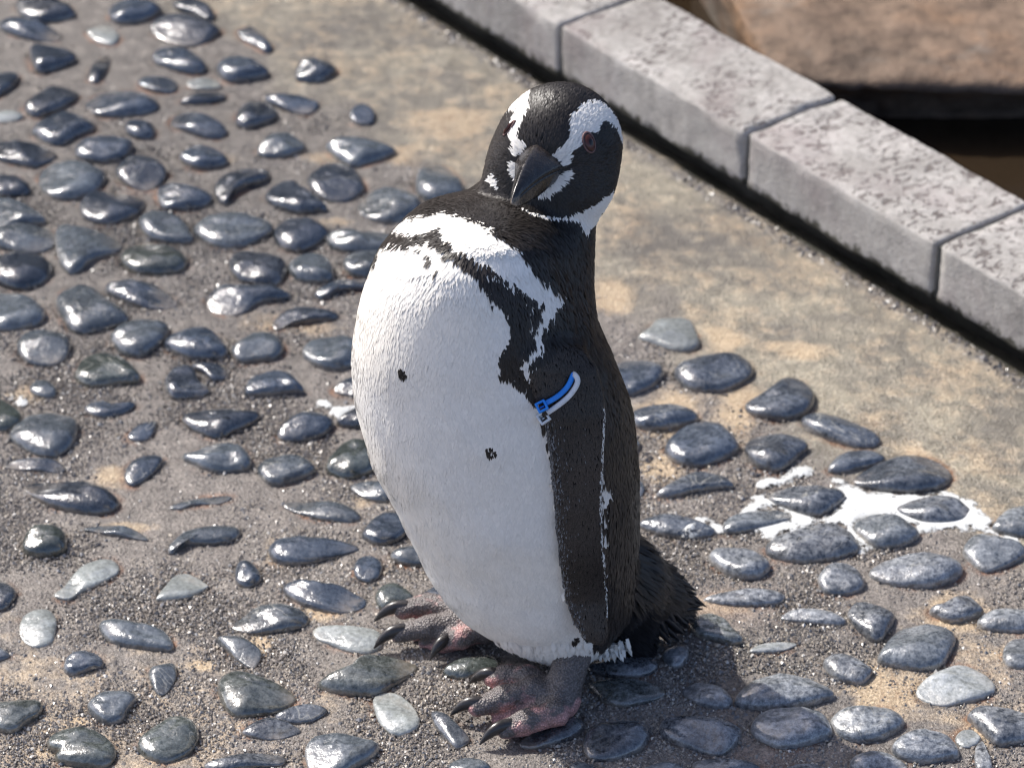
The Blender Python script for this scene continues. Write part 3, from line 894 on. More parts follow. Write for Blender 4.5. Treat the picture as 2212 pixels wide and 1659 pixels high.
# pebbles set into the concrete
pm = mat_pebble()
NS = 30
PHI = np.radians([0, 13, 27, 42, 58, 74])
far_v, far_q, far_t, far_f, far_n = [], [], [], [], 0
for si, s in enumerate(stones):
    r2 = np.random.default_rng(100 + si)
    ring = s['ring']
    flat = s['tone'] == 'p' or s['rmin'] < 0.006
    h = np.clip(s['rmin'] * (0.30 if flat else 0.62) * r2.uniform(0.85, 1.15), 0.0025, 0.0125)
    V = [np.c_[ring * 1.0, np.full(NS, -0.004)]]
    ex = r2.uniform(0.62, 0.9)
    off = r2.normal(0, 0.10, 2) * s['rmin']
    for ph in PHI:
        q = math.cos(ph) ** ex
        xy = ring * q + off * (1 - q)
        V.append(np.c_[xy, np.full(NS, h * math.sin(ph) ** 0.9)])
    V = np.vstack(V)
    V = np.vstack([V, [[off[0], off[1], h]]])
    # worn facets: planes that shave the dome softly
    up = V[:, 2] > 0
    for _ in range(r2.integers(1, 4)):
        a = r2.uniform(0, 2 * math.pi); sl = r2.uniform(0.05, 0.5)
        pl = h * r2.uniform(0.72, 1.02) - sl * (V[:, 0] * math.cos(a) + V[:, 1] * math.sin(a)) * 0.7
        V[up, 2] = ssmin(V[up, 2], np.maximum(pl[up], 0.0008), h * 0.16)
    nz = vnoise(V + [si * 3.1, si * 1.7, 0], 110, 3) * 0.16 + vnoise(V + [si, 0, 0], 260, 4) * 0.05
    V[up, 2] += nz[up] * h * np.clip(V[up, 2] / h, 0, 1)
    nr = len(PHI) + 1
    idx = np.arange(nr * NS).reshape(nr, NS)
    q = np.stack([idx[:-1], np.roll(idx[:-1], -1, 1), np.roll(idx[1:], -1, 1), idx[1:]], -1).reshape(-1, 4)
    top = np.stack([idx[-1], np.roll(idx[-1], -1), np.full(NS, nr * NS)], -1)
    area = np.sum(ring[:, 0] * np.roll(ring[:, 1], -1) - ring[:, 1] * np.roll(ring[:, 0], -1))
    if area < 0:
        q = q[:, ::-1]; top = top[:, ::-1]
    if si >= n_seen:
        far_v.append(V + [s['c'][0], s['c'][1], 0]); far_q.append(q + far_n); far_t.append(top + far_n)
        far_f.append(np.clip(1 - V[:, 2] / (h * 0.45), 0, 1)); far_n += len(V)
        continue
    me = mesh_np('pebble', V, [q, top])
    fattr(me, 'foot', np.clip(1 - V[:, 2] / (h * 0.45), 0, 1))
    o = obj('pebble', me, pm, ground, (s['c'][0], s['c'][1], 0.0006))
    tn = np.array(TONE[s['tone']]) * r2.uniform(0.8, 1.25)
    px, py = s['px']
    fr = 0.10 + 0.62 * np.clip((px - 1250) / 350, 0, 1) * np.clip((py - 850) / 350, 0.25, 1) + 0.22 * np.clip((py - 1250) / 250, 0, 1)
    o.color = (tn[0], tn[1], tn[2], float(np.clip(fr * r2.uniform(0.6, 1.2), 0, 0.85)))

me = mesh_np('outlying_pebbles', np.vstack(far_v), [np.vstack(far_q), np.vstack(far_t)])
fattr(me, 'foot', np.concatenate(far_f))
o = obj('outlying_pebbles', me, pm, ground)
o.color = (0.035, 0.042, 0.050, 0.25)
o['kind'] = 'stuff'

# loose wet grit bonded to the concrete
NG = 620000
gpx = rng.uniform(-20, 2232, NG); gpy = rng.uniform(-20, 1700, NG)
gw = at_z(gpx, gpy)
ow = np.stack([rng.uniform(-1.15, 0.9, 130000), rng.uniform(-0.65, 1.5, 130000), np.zeros(130000)], -1)
opx, opy, _ = proj(ow)
ow = ow[(opx < -20) | (opx > 2232) | (opy < -20) | (opy > 1700)]
gw = np.vstack([gw, ow]); NG = len(gw)
# even density on the ground, not in the picture
dens = np.clip((2.9 / np.linalg.norm(gw - CAM, axis=1)) ** -3, 0, 1.6) / 1.6
fl2 = ground_fields(gw[:, 0], gw[:, 1])
sdg = stone_sd(gw[:, 0], gw[:, 1])
s2, n2 = sn(gw[:, 0], gw[:, 1])
lip = np.exp(-((n2 + 0.017) / 0.006) ** 2) * 1.2
sz_lip = lip
keep = (rng.random(NG) < np.maximum(fl2['grit'], lip * 0.8) * (0.5 + 0.5 * dens)) & (sdg > 0.0004) & (n2 < -0.008)
gw = gw[keep]; lipk = sz_lip[keep]
NG = len(gw)
oct_v = np.array([[1, 0, 0], [-1, 0, 0], [0, 1, 0], [0, -1, 0], [0, 0, 1], [0, 0, -1]], float)
oct_f = np.array([[0, 2, 4], [2, 1, 4], [1, 3, 4], [3, 0, 4], [2, 0, 5], [1, 2, 5], [3, 1, 5], [0, 3, 5]])
sz = np.clip(rng.lognormal(-7.12, 0.40, NG), 0.0004, 0.0023)
sz = sz * (1 + 0.7 * np.clip(lipk, 0, 1))
ang = rng.uniform(0, 2 * np.pi, NG)
v = oct_v[None] * (sz[:, None, None] * rng.uniform(0.65, 1.35, (NG, 6, 1))) * np.array([1.1, 1.0, 0.85])
ca, sa = np.cos(ang)[:, None], np.sin(ang)[:, None]
vx = v[..., 0] * ca - v[..., 1] * sa; vy = v[..., 0] * sa + v[..., 1] * ca
tl = rng.normal(0, 0.4, (NG, 1)); vz = v[..., 2] + vx * tl
V = np.stack([vx + gw[:, None, 0], vy + gw[:, None, 1], vz + (sz * 0.25)[:, None]], -1).reshape(-1, 3)
Fq = (oct_f[None] + (np.arange(NG) * 6)[:, None, None]).reshape(-1, 3)
me = mesh_np('grit', V, [Fq], smooth=False)
pal = np.array([[0.15, 0.13, 0.112], [0.22, 0.19, 0.16], [0.29, 0.25, 0.205], [0.085, 0.078, 0.075], [0.38, 0.33, 0.26], [0.60, 0.57, 0.52], [0.17, 0.168, 0.17]])
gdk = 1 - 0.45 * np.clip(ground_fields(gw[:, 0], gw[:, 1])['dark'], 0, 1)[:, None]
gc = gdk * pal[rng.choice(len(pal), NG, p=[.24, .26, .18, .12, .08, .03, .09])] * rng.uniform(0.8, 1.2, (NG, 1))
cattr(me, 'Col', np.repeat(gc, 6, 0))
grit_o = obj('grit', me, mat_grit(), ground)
grit_o['kind'] = 'stuff'


# ------------------------------------------------------------------ kerb
def rounded_box(lx, ly, lz, r, res, seed, amp):
    nx, ny, nz = [max(2, int(round(v_ / res)) + 1) for v_ in (lx, ly, lz)]
    hl = np.array([lx, ly, lz]) / 2
    Vs, Fs, o_ = [], [], 0

    def lin(n, h_):
        # extra lines inside the rounded edge
        a = np.linspace(-h_ + r, h_ - r, max(2, n - 2))
        e = np.array([1.0, 0.72, 0.38])
        return np.concatenate([-h_ + r - r * e, a, h_ - r + r * e[::-1]])
    A = [lin(nx, hl[0]), lin(ny, hl[1]), lin(nz, hl[2])]
    for ax in range(3):
        o1, o2 = (ax + 1) % 3, (ax + 2) % 3
        U_, V_ = np.meshgrid(A[o1], A[o2], indexing='ij')
        for sg in (-1, 1):
            p = np.zeros(U_.shape + (3,))
            p[..., ax] = sg * hl[ax]; p[..., o1] = U_; p[..., o2] = V_
            f_ = grid_faces(len(A[o1]), len(A[o2]))
            if sg < 0:
                f_ = f_[:, ::-1]
            Vs.append(p.reshape(-1, 3)); Fs.append(f_ + o_); o_ += U_.size
    V = np.vstack(Vs); Fq = np.vstack(Fs)
    key = np.round(V * 1e6).astype(np.int64)
    _, ui, inv = np.unique(key, axis=0, return_index=True, return_inverse=True)
    V = V[ui]; Fq = inv.ravel()[Fq]
    c = np.clip(V, -(hl - r), hl - r)
    d = V - c
    ln = np.linalg.norm(d, axis=1)[:, None]
    dirn = d / np.maximum(ln, 1e-9)
    V = c + dirn * r * (ln > 1e-9)
    wv = V + seed * 0.731
    nz_ = vnoise(wv, 22, 1) * 0.8 + vnoise(wv, 70, 2) * 0.5 + vnoise(wv, 180, 3) * 0.25
    edge = (np.abs(d) > 1e-9).sum(1) >= 2
    V = V + dirn * (nz_ * amp * np.where(edge, 1.9, 1.0))[:, None] - dirn * (edge * np.clip(vnoise(wv, 55, 7) - 0.25, 0, 1) * amp * 5)[:, None]
    return V, Fq


KW, KH = 0.117, 0.060
kerb = tag(obj('kerb', None), 'pale grey stone kerb of worn blocks beside the pool', 'kerb')
kerb.empty_display_size = 0.05
kerb.location = (K0[0], K0[1], 0)
kerb.rotation_euler = (0, 0, KANG)
km = mat_kerb()
bed_m = mat_plain('dark_mortar', (0.02, 0.019, 0.014), 0.6, 0.4, 60, 0.5, 0.5, 0.004)
joint_m = mat_plain('joint_mortar', (0.085, 0.085, 0.078), 0.8, 0.3, 120, 0.4, 0.5, 0.002)
joints = [-1.40, -1.12, -0.84, -0.56, -0.28, 0.0, 0.257, 0.52, 0.79, 1.06]
# in the kerb's own frame x runs along it and +y towards the pool
ysg = 1.0 if (-math.sin(KANG) * kn[0] + math.cos(KANG) * kn[1]) > 0 else -1.0
for i in range(len(joints) - 1):
    L_ = joints[i + 1] - joints[i] - 0.0045
    V, Fq = rounded_box(L_, KW, KH, 0.0045, 0.008, i + 1, 0.0009)
    me = mesh_np('kerb_stone', V, [Fq])
    o = obj('kerb_stone', me, km, kerb, ((joints[i] + joints[i + 1]) / 2, ysg * KW / 2, 0.012 + KH / 2))
    o.rotation_euler = (rng.normal(0, 0.004), rng.normal(0, 0.004), rng.normal(0, 0.004))
    if i:
        V, Fq = rounded_box(0.0065, KW - 0.008, KH - 0.006, 0.002, 0.012, i + 40, 0.0005)
        obj('mortar_joint', mesh_np('mortar_joint', V, [Fq]), joint_m, kerb, (joints[i], ysg * KW / 2, 0.012 + KH / 2 - 0.0015))
V, Fq = rounded_box(joints[-1] - joints[0], KW - 0.022, 0.16, 0.004, 0.02, 77, 0.002)
obj('footing', mesh_np('footing', V, [Fq]), bed_m, kerb, ((joints[0] + joints[-1]) / 2, ysg * (KW / 2 + 0.009), 0.0125 - 0.08))

# ------------------------------------------------------------------ pool beyond the kerb: still brown water, a stone ledge, an unseen rock face added behind
pw = NT('pool_water')
pool_m = pw.set(Base_Color=(0.022, 0.015, 0.009), Roughness=0.12, Specular_IOR_Level=0.4,
                Normal=pw.bump(pw.noise(25, 3, 0.5), 0.06, 0.004))
ZP = -0.10
A_ = np.array([K0 + kd * a_ + kn * b_ for a_, b_ in ((-40, 0.06), (40, 0.06), (40, 60), (-40, 60))])
pool = obj('pool_water', mesh_np('pool_water', xyz(A_[:, 0], A_[:, 1], ZP), [np.array([[0, 1, 2, 3]])]), pool_m)
if pool.data.polygons[0].normal.z < 0:
    pool.data.flip_normals()
tag(pool, kind='structure')

# ledge: a slab with a broken rounded front edge; outline runs along the kerb, then turns off across the pool
yfr = at_z(2100, 300, ZP)[1]
lu = np.linspace(0, 1, 150)
front = np.array([[0.20, yfr + 0.30], [0.26, yfr + 0.06], [0.31, yfr + 0.015], [0.37, yfr - 0.005], [0.50, yfr - 0.01], [0.70, yfr + 0.02], [1.1, yfr - 0.03], [2.2, yfr + 0.05]])
fr = catmull_open(front, 150)
vv = np.concatenate([np.linspace(0, 1, 10) ** 1.0 * 0.0, np.geomspace(0.004, 2.6, 46)])
lv, lf = [], []
prof_z = np.linspace(ZP - 0.02, -0.040, 10)
LT = -0.036
rows = []
for j in range(10 + 46):
    if j < 10:
        q = fr + np.c_[np.zeros(150), (0.055 * (1 - (j / 9.0) ** 2) + (j / 9.0) ** 3 * 0.004) * np.ones(150)]
        z = np.full(150, ZP - 0.02 + (LT - 0.006 - ZP + 0.02) * j / 9.0)
    else:
        v_ = vv[j]
        q = fr + np.c_[-v_ * 0.25 * np.ones(150), np.full(150, 0.012 + v_)]
        z = np.full(150, LT + 0.012 * (1 - math.exp(-v_ / 0.05)) + 0.03 * v_)
    p3 = np.c_[q, z]
    am = 0.004 if j < 10 else 0.004 + 0.006 * min(1.0, vv[j] / 0.2)
    p3[:, 2] += (vnoise(p3, 18, 31) * am + vnoise(p3, 55, 32) * am * 0.4) * (j > 3)
    p3[:, 1] += vnoise(p3 * np.array([1, 1, 0.3]), 16, 33) * 0.007 + vnoise(p3, 70, 34) * 0.003
    rows.append(p3)
V = np.stack(rows, 1).reshape(-1, 3)
me = mesh_np('rock_ledge', V, [grid_faces(150, 56)])
if me.polygons[150 * 40].normal.z < 0:
    me.flip_normals()
ledge = obj('rock_ledge', me, mat_rock('ledge_rock', (0.085, 0.062, 0.046), (0.15, 0.105, 0.075), (0.185, 0.108, 0.060)))
tag(ledge, 'brown weathered rock ledge rising from the pool behind the kerb', 'rock')

# unseen rough rock face, added so the pebble tops reflect something dark
nu, nv = 140, 50
uu = np.linspace(-9, 9, nu); wv_ = np.linspace(-0.3, 3.7, nv)
UU, WW = np.meshgrid(uu, wv_, indexing='ij')
pp = np.stack([UU, 3.6 + 0.28 * WW + 0.02 * UU ** 2, WW], -1).reshape(-1, 3)
amp = vnoise(pp, 0.9, 41) * 0.45 + vnoise(pp, 2.6, 42) * 0.16 + vnoise(pp, 8, 43) * 0.05
pp[:, 1] += amp
pp[:, 2] += np.where(WW.ravel() > 3.0, vnoise(pp, 1.3, 44) * 0.35, 0)
me = mesh_np('added_cliff', pp, [grid_faces(nu, nv)])
if me.polygons[nu * nv // 2].normal.y > 0:
    me.flip_normals()
face = obj('added_cliff', me, mat_rock('face_rock', (0.09, 0.08, 0.07), (0.16, 0.14, 0.115), (0.20, 0.16, 0.12), 0.3))
tag(face, 'tall rough brown rock wall, unseen, added behind the pool for dark reflections', 'rock')


# ------------------------------------------------------------------ penguin
Y0 = float(at_z(1145, 1440)[1])
FACE = np.array([-0.79, -0.61, 0.0])
LEFT = np.array([0.61, -0.79, 0.0])
# torso outline: row, left edge, right edge, distance of the middle behind the camera-facing plane, half depth
TR = np.array([
    [415, 1010, 1070, 0.055, 0.020], [424, 955, 1120, 0.048, 0.036], [440, 918, 1160, 0.038, 0.056], [465, 884, 1200, 0.026, 0.074], [500, 852, 1228, 0.012, 0.090],
    [540, 820, 1242, 0.000, 0.100], [600, 795, 1250, -0.008, 0.108], [660, 776, 1268, -0.012, 0.112], [720, 765, 1299, -0.013, 0.115],
    [790, 760, 1329, -0.014, 0.117], [860, 766, 1357, -0.014, 0.117], [930, 783, 1372, -0.014, 0.116], [1000, 804, 1377, -0.014, 0.113],
    [1060, 831, 1377, -0.014, 0.109], [1120, 863, 1374, -0.015, 0.104], [1180, 894, 1372, -0.016, 0.097], [1240, 926, 1368, -0.018, 0.088],
    [1300, 965, 1358, -0.020, 0.077], [1345, 1010, 1342, -0.021, 0.066], [1380, 1062, 1322, -0.022, 0.054], [1402, 1108, 1302, -0.022, 0.043],
    [1418, 1150, 1282, -0.022, 0.032], [1428, 1185, 1262, -0.022, 0.020]])
_rows = np.arange(415, 1429, 1.0)


def _smooth_interp(k):
    a = np.interp(_rows, TR[:, 0], TR[:, k])
    for kw, lo_, hi_ in ((31, 0, 9999), (121, 560, 1290)):
        hw_ = kw // 2
        ker = np.hanning(kw); ker /= ker.sum()
        pad = np.concatenate([2 * a[0] - a[hw_:0:-1], a, 2 * a[-1] - a[-2:-hw_ - 2:-1]])
        b = np.convolve(pad, ker, 'valid')
        w = np.clip((_rows - lo_) / 40, 0, 1) * np.clip((hi_ - _rows) / 40, 0, 1)
        a = a * (1 - w) + b * w
    return a


T_L, T_R, T_Y, T_D = [_smooth_interp(k) for k in (1, 2, 3, 4)]
_rr = rays(np.full_like(_rows, W_ / 2), _rows)
T_DC = (Y0 + T_Y - CAM[1]) / _rr[:, 1]


def torso(px, py, dep):
    L_ = np.interp(py, _rows, T_L); R_ = np.interp(py, _rows, T_R)
    dc = np.interp(py, _rows, T_DC); rd = np.interp(py, _rows, T_D)
    m = dep / F_
    rx = (R_ - L_) * 0.5 * m
    a = (px - (L_ + R_) * 0.5) * m
    b = dep - dc
    f = (np.sqrt((a / rx) ** 2 + (b / rd) ** 2) - 1) * np.minimum(rx, rd)
    over = np.maximum(_rows[0] - py, py - _rows[-1]) * m
    return np.where(over > 0, np.hypot(np.maximum(f, 0), over) + np.minimum(f, 0) * 0, f)


HY = Y0 + 0.030
HC = at_y(1206, 322, HY)
hd = -0.32 * np.array([1, 0, 0]) - 0.40 * UP + 0.86 * VT          # the way the head points
hd /= np.linalg.norm(hd)
hl_ = 0.92 * np.array([1, 0, 0]) - 0.17 * UP
hl_ = hl_ - hd * (hl_ @ hd); hl_ /= np.linalg.norm(hl_)           # its left (the near eye)
hu = np.cross(hd, hl_)
if hu[2] < 0:
    hu = -hu
HM = np.stack([hd, hl_, hu])
NA = at_y(1203, 345, HY - 0.004)
NB = at_y(1120, 585, Y0 + 0.000)
TA = at_y(1318, 1250, Y0 + 0.012)
TB = at_y(1448, 1305, Y0 + 0.045)
TD_ = at_y(1405, 1248, Y0 + 0.040)
TC_ = at_y(1365, 1372, Y0 + 0.020)

FLIP = [(1150, 770), (1146, 800), (1152, 840), (1166, 875), (1180, 910), (1188, 960), (1194, 1020), (1199, 1090), (1204, 1160), (1211, 1230),
        (1222, 1295), (1240, 1345), (1262, 1377), (1288, 1393), (1306, 1390), (1314, 1368), (1312, 1310), (1307, 1240), (1301, 1170), (1298, 1100),
        (1299, 1040), (1302, 970), (1306, 900), (1300, 840), (1285, 790), (1250, 755), (1200, 748)]
_fx, _fy = np.meshgrid(np.arange(1080, 1400, 2.0), np.arange(680, 1460, 2.0), indexing='ij')
_fd = seg_dist(FLIP, _fx, _fy)
_fd = np.where(inside(FLIP, _fx, _fy), -_fd, _fd)


def flip2d(px, py):
    x = np.clip((px - 1080) / 2.0, 0, _fx.shape[0] - 1.001); y = np.clip((py - 680) / 2.0, 0, _fx.shape[1] - 1.001)
    i = x.astype(int); j = y.astype(int); u = x - i; v_ = y - j
    return (_fd[i, j] * (1 - u) * (1 - v_) + _fd[i + 1, j] * u * (1 - v_) + _fd[i, j + 1] * (1 - u) * v_ + _fd[i + 1, j + 1] * u * v_)


def torso_front(px, py):
    L_ = np.interp(py, _rows, T_L); R_ = np.interp(py, _rows, T_R)
    dc = np.interp(py, _rows, T_DC); rd = np.interp(py, _rows, T_D)
    q = (px - (L_ + R_) / 2) / ((R_ - L_) / 2)
    return dc - rd * np.sqrt(np.clip(1 - q * q, 0.02, 1))


# depth of the flipper: lies on the flank high up, hangs free of it lower down
_py = np.array([740, 800, 900, 1000, 1100, 1200, 1300, 1400.])
_cx = np.array([1215, 1220, 1240, 1245, 1250, 1258, 1270, 1290.])
_base = torso_front(_cx, np.minimum(_py, 1330)) - np.array([0.000, 0.003, 0.006, 0.008, 0.010, 0.011, 0.010, 0.008])


def flipper(px, py, dep):
    m = dep / F_
    d2 = flip2d(px, py) * m
    c0 = np.interp(py, _py, _base) + (px - np.interp(py, _py, _cx)) * m * 0.42
    th = np.clip(0.0050 - 0.004 * np.clip((py - 900) / 500, 0, 1), 0.002, 1)
    return ssmin(-(-np.maximum(d2, np.abs(dep - c0) - th)), 1.0, 1e-4) if False else np.maximum(d2, np.abs(dep - c0) - th - np.clip(-d2, 0, 0.012) * 0.18)


def body_sdf(P, parts=False):
    px, py, dep = proj(P)
    t = torso(px, py, dep)
    q = (P - HC) @ HM.T
    # skull: rounder behind, fuller at the cheeks
    hr = np.array([0.050, 0.0435, 0.0455])
    hd_ = (np.linalg.norm(q / hr, axis=-1) - 1) * 0.0435
    qc = q - np.array([0.012, 0.0, -0.020])
    ck = (np.linalg.norm(qc / np.array([0.037, 0.0445, 0.031]), axis=-1) - 1) * 0.030
    head = ssmin(hd_, ck, 0.012)
    nk = capsule(P, NA, NB, 0.0350, 0.047)
    f = ssmin(t, nk, 0.030)
    tail = ssmin(ssmin(capsule(P, TA, TB, 0.031, 0.013), capsule(P, TA, TC_, 0.032, 0.015), 0.015), capsule(P, TA, TD_, 0.030, 0.011), 0.015)
    f = ssmin(f, tail, 0.016)
    f = ssmin(f, head, 0.008)
    fl = flipper(px, py, dep)
    up = np.clip((830 - py) / 60, 0, 1)
    lowb = np.clip((py - 700) / 400, 0.35, 1)
    f = f + (vnoise(P, 30, 55) * 0.0013 + vnoise(P * np.array([1, 1, 0.6]), 75, 56) * 0.0010) * lowb
    g = np.where(up > 0, ssmin(f, fl, 0.004 + 0.010 * up), np.minimum(f, fl))
    if parts:
        return g, head, fl, tail, np.minimum(t, nk), f
    return g


def hit(px, py, lo=2.0, hi=2.9, n=1800, fn=None):
    ts = np.linspace(lo, hi, n)
    P = CAM + rays(px, py) * ts[:, None]
    f = (fn or body_sdf)(P)
    k = np.argmax(f < 0)
    if not (f < 0).any():
        k = np.argmin(f)
    return P[k], ts[k]


hb = 0.0026
lo = np.array([-0.16, -0.24, 0.0]); hi = np.array([0.19, 0.20, 0.56])
AX = [np.arange(lo[k], hi[k], hb) for k in range(3)]
G = np.empty([len(a) for a in AX], np.float32)
YY, ZZ = np.meshgrid(AX[1], AX[2], indexing='ij')
CH = 12
for i0 in range(0, len(AX[0]), CH):
    xs = AX[0][i0:i0 + CH]
    Pg = np.empty((len(xs),) + YY.shape + (3,))
    Pg[..., 0] = xs[:, None, None]; Pg[..., 1] = YY; Pg[..., 2] = ZZ
    G[i0:i0 + CH] = body_sdf(Pg)
BV, BQ = surface_nets(G, lo, hb)
BN, BF = vnormals(BV, BQ)
cen = BV.mean(0)
gr_ = body_sdf(BV + BN * 0.002) - body_sdf(BV - BN * 0.002)
if np.median(gr_) < 0:
    BQ = BQ[:, ::-1]; BN = -BN; BF = -BF

# ---- plumage pattern
def zh(*p):      # head crop
    return [(1013 + a * .2375, 140.7 + b * .2375) for a, b in p]


def zc(*p):      # chest crop
    return [(731.6 + a * .3307, 422.1 + b * .3307) for a, b in p]


BLACK_TOP = zc((-400, -1200), (-400, 150), (450, 150), (560, 140), (680, 105), (800, 150), (940, 190), (1000, 260), (1080, 300), (1150, 360), (1220, 420), (1270, 500),
               (1330, 545), (1380, 570), (1400, 610), (1440, 650), (1475, 685), (1420, 745), (1380, 800), (1320, 865), (1330, 950), (1290, 1040), (1240, 1100),
               (1310, 1140), (1300, 1220), (1285, 1270), (1330, 1320), (1330, 1450), (1360, 1650)) + [(1200, 1000), (1215, 1180), (1240, 1330), (1285, 1395), (1420, 1440), (1700, 1440), (1700, 100)]
BAND = zc((200, 380), (270, 350), (300, 340), (380, 345), (460, 330), (540, 320), (620, 335), (680, 390), (800, 435), (900, 515), (940, 575), (1000, 625), (1030, 690),
          (1070, 745), (1100, 805), (1110, 870), (1110, 935), (1062, 1000), (1050, 1080), (1060, 1150), (1120, 1195), (1180, 1235), (1230, 1310), (1275, 1340),
          (1285, 1290), (1250, 1230), (1240, 1150), (1180, 1100), (1230, 1030), (1290, 950), (1235, 905), (1260, 860), (1300, 800), (1310, 740), (1325, 695), (1270, 685),
          (1200, 615), (1130, 565), (1060, 535), (990, 475), (900, 425), (800, 372), (700, 300), (680, 235), (560, 268), (440, 262), (350, 240), (200, 300))
BROW_N = zh((750, 830), (830, 760), (890, 680), (912, 580), (898, 520), (940, 455), (1000, 405), (1060, 355), (1150, 340), (1225, 375), (1285, 445), (1335, 520), (1378, 600), (1400, 700), (1395, 760),
            (1345, 660), (1325, 595), (1260, 540), (1200, 538), (1172, 580), (1160, 640), (1130, 625), (1060, 650), (1015, 740), (940, 785), (912, 850), (872, 920), (830, 932), (785, 880))
BROW_F = zh((560, 250), (480, 300), (380, 400), (360, 460), (430, 430), (400, 500), (385, 590), (378, 690), (408, 725), (400, 795), (440, 855), (520, 800), (520, 740), (460, 690), (448, 640),
            (480, 560), (520, 480), (552, 400), (542, 340))
CHIN = zh((920, 950), (850, 965), (740, 1055), (600, 1190), (720, 1195), (795, 1130), (875, 1050), (920, 1005))
CHIN_F = zh((390, 885), (450, 890), (500, 960), (440, 1050), (405, 1000), (385, 940))
NECK_N = zh((1300, 1130), (1250, 1175), (1180, 1225), (1100, 1275), (1000, 1315), (900, 1362), (780, 1385), (930, 1395), (1000, 1425), (1010, 1490), (1070, 1540), (1130, 1455), (1200, 1350), (1300, 1250))
NECK_F = zh((240, 975), (170, 1040), (230, 1085), (290, 1140), (285, 1060), (255, 1015))
THROAT = zh((470, 1275), (560, 1330), (680, 1368), (800, 1372), (900, 1355), (800, 1395), (660, 1388), (540, 1350))
FLANK = [(1300, 1000), (1311, 1040), (1319, 1065), (1313, 1110), (1311, 1165), (1313, 1245), (1296, 1245), (1292, 1150), (1290, 1050)]
VENT = [(1100, 1395), (1216, 1392), (1290, 1398), (1362, 1405), (1372, 1440), (1100, 1450)]
SPOTS = [(871, 799, 7, 11), (1061, 971, 10, 8), (951, 584, 8, 6), (927, 557, 6, 10), (934, 565, 5, 8), (815, 555, 4, 7), (812, 572, 4, 6), (1241, 1379, 9, 6), (1222, 1398, 7, 4),
         (1060, 655, 8, 6), (884, 535, 4, 5), (910, 540, 5, 5), (1052, 640, 6, 8)]


def pattern(P, N, jit, part_fl, part_tail):
    """0 white, 1 black"""
    px, py, dep = proj(P)
    jx = rng.normal(0, 1, len(P)) * jit; jy = rng.normal(0, 1, len(P)) * jit * 1.6
    w = vnoise(P, 140, 61) * 5.0
    x = px + jx + w; y = py + jy + vnoise(P, 140, 62) * 6.0
    blk = inside(BLACK_TOP, x, y) | inside(BAND, x, y)
    x2 = px + jx * 0.45 + vnoise(P, 220, 63) * 1.5; y2 = py + jy * 0.4
    for wh in (BROW_N, BROW_F, CHIN, CHIN_F, NECK_N, NECK_F, THROAT):
        blk &= ~inside(wh, x2, y2)
    # holes in the breast band
    hole = (vnoise(P, 170, 64) > 0.66) & inside(BAND, x, y)
    blk &= ~hole
    for cx, cy, a, b in SPOTS:
        blk |= (((x2 - cx) / a) ** 2 + ((y2 - cy) / b) ** 2 < 1.2) & (rng.random(len(P)) < 0.5)
    flank = inside(FLANK, px + jx * 1.2 + vnoise(P, 200, 67) * 6, py + jy * 2.0) & ~part_fl & (rng.random(len(P)) < 0.9)
    blk &= ~flank
    vent = inside(VENT, x2, y2) & ~part_fl
    blk &= ~vent
    # the side turned away: belly white, back black, mirrored along the body
    view = (CAM - P); view /= np.linalg.norm(view, axis=1)[:, None]
    away = (N * view).sum(1) < -0.02
    ax = at_y(1120, 900, Y0 - 0.014)
    rel = P - ax
    ang = rel[:, 0] * FACE[0] + rel[:, 1] * FACE[1]
    back = (ang < 0.012 + 0.02 * vnoise(P, 60, 66)) | (P[:, 2] > 0.36)
    blk = np.where(away, back, blk)
    blk = blk | (part_tail & ~vent) | (part_fl & ~away)
    return blk, away


def part_masks(P):
    g, hd_, fl, tl_, tk, f = body_sdf(P, True)
    pf = fl < f + 0.0005
    _, py, _ = proj(P)
    pt = (tl_ < np.minimum(tk, hd_) - 0.001)
    ph = hd_ < np.minimum(tk, tl_) + 0.002
    return pf, pt, ph


WHITE = np.array([0.80, 0.775, 0.725]); BLK = np.array([0.0105, 0.0090, 0.0085]); BRN = np.array([0.040, 0.032, 0.027])
pf, pt, ph = part_masks(BV)
bk, aw = pattern(BV, BN, 0.5, pf, pt)
bcol = np.where(bk[:, None], BLK * 0.9, WHITE * 0.93)

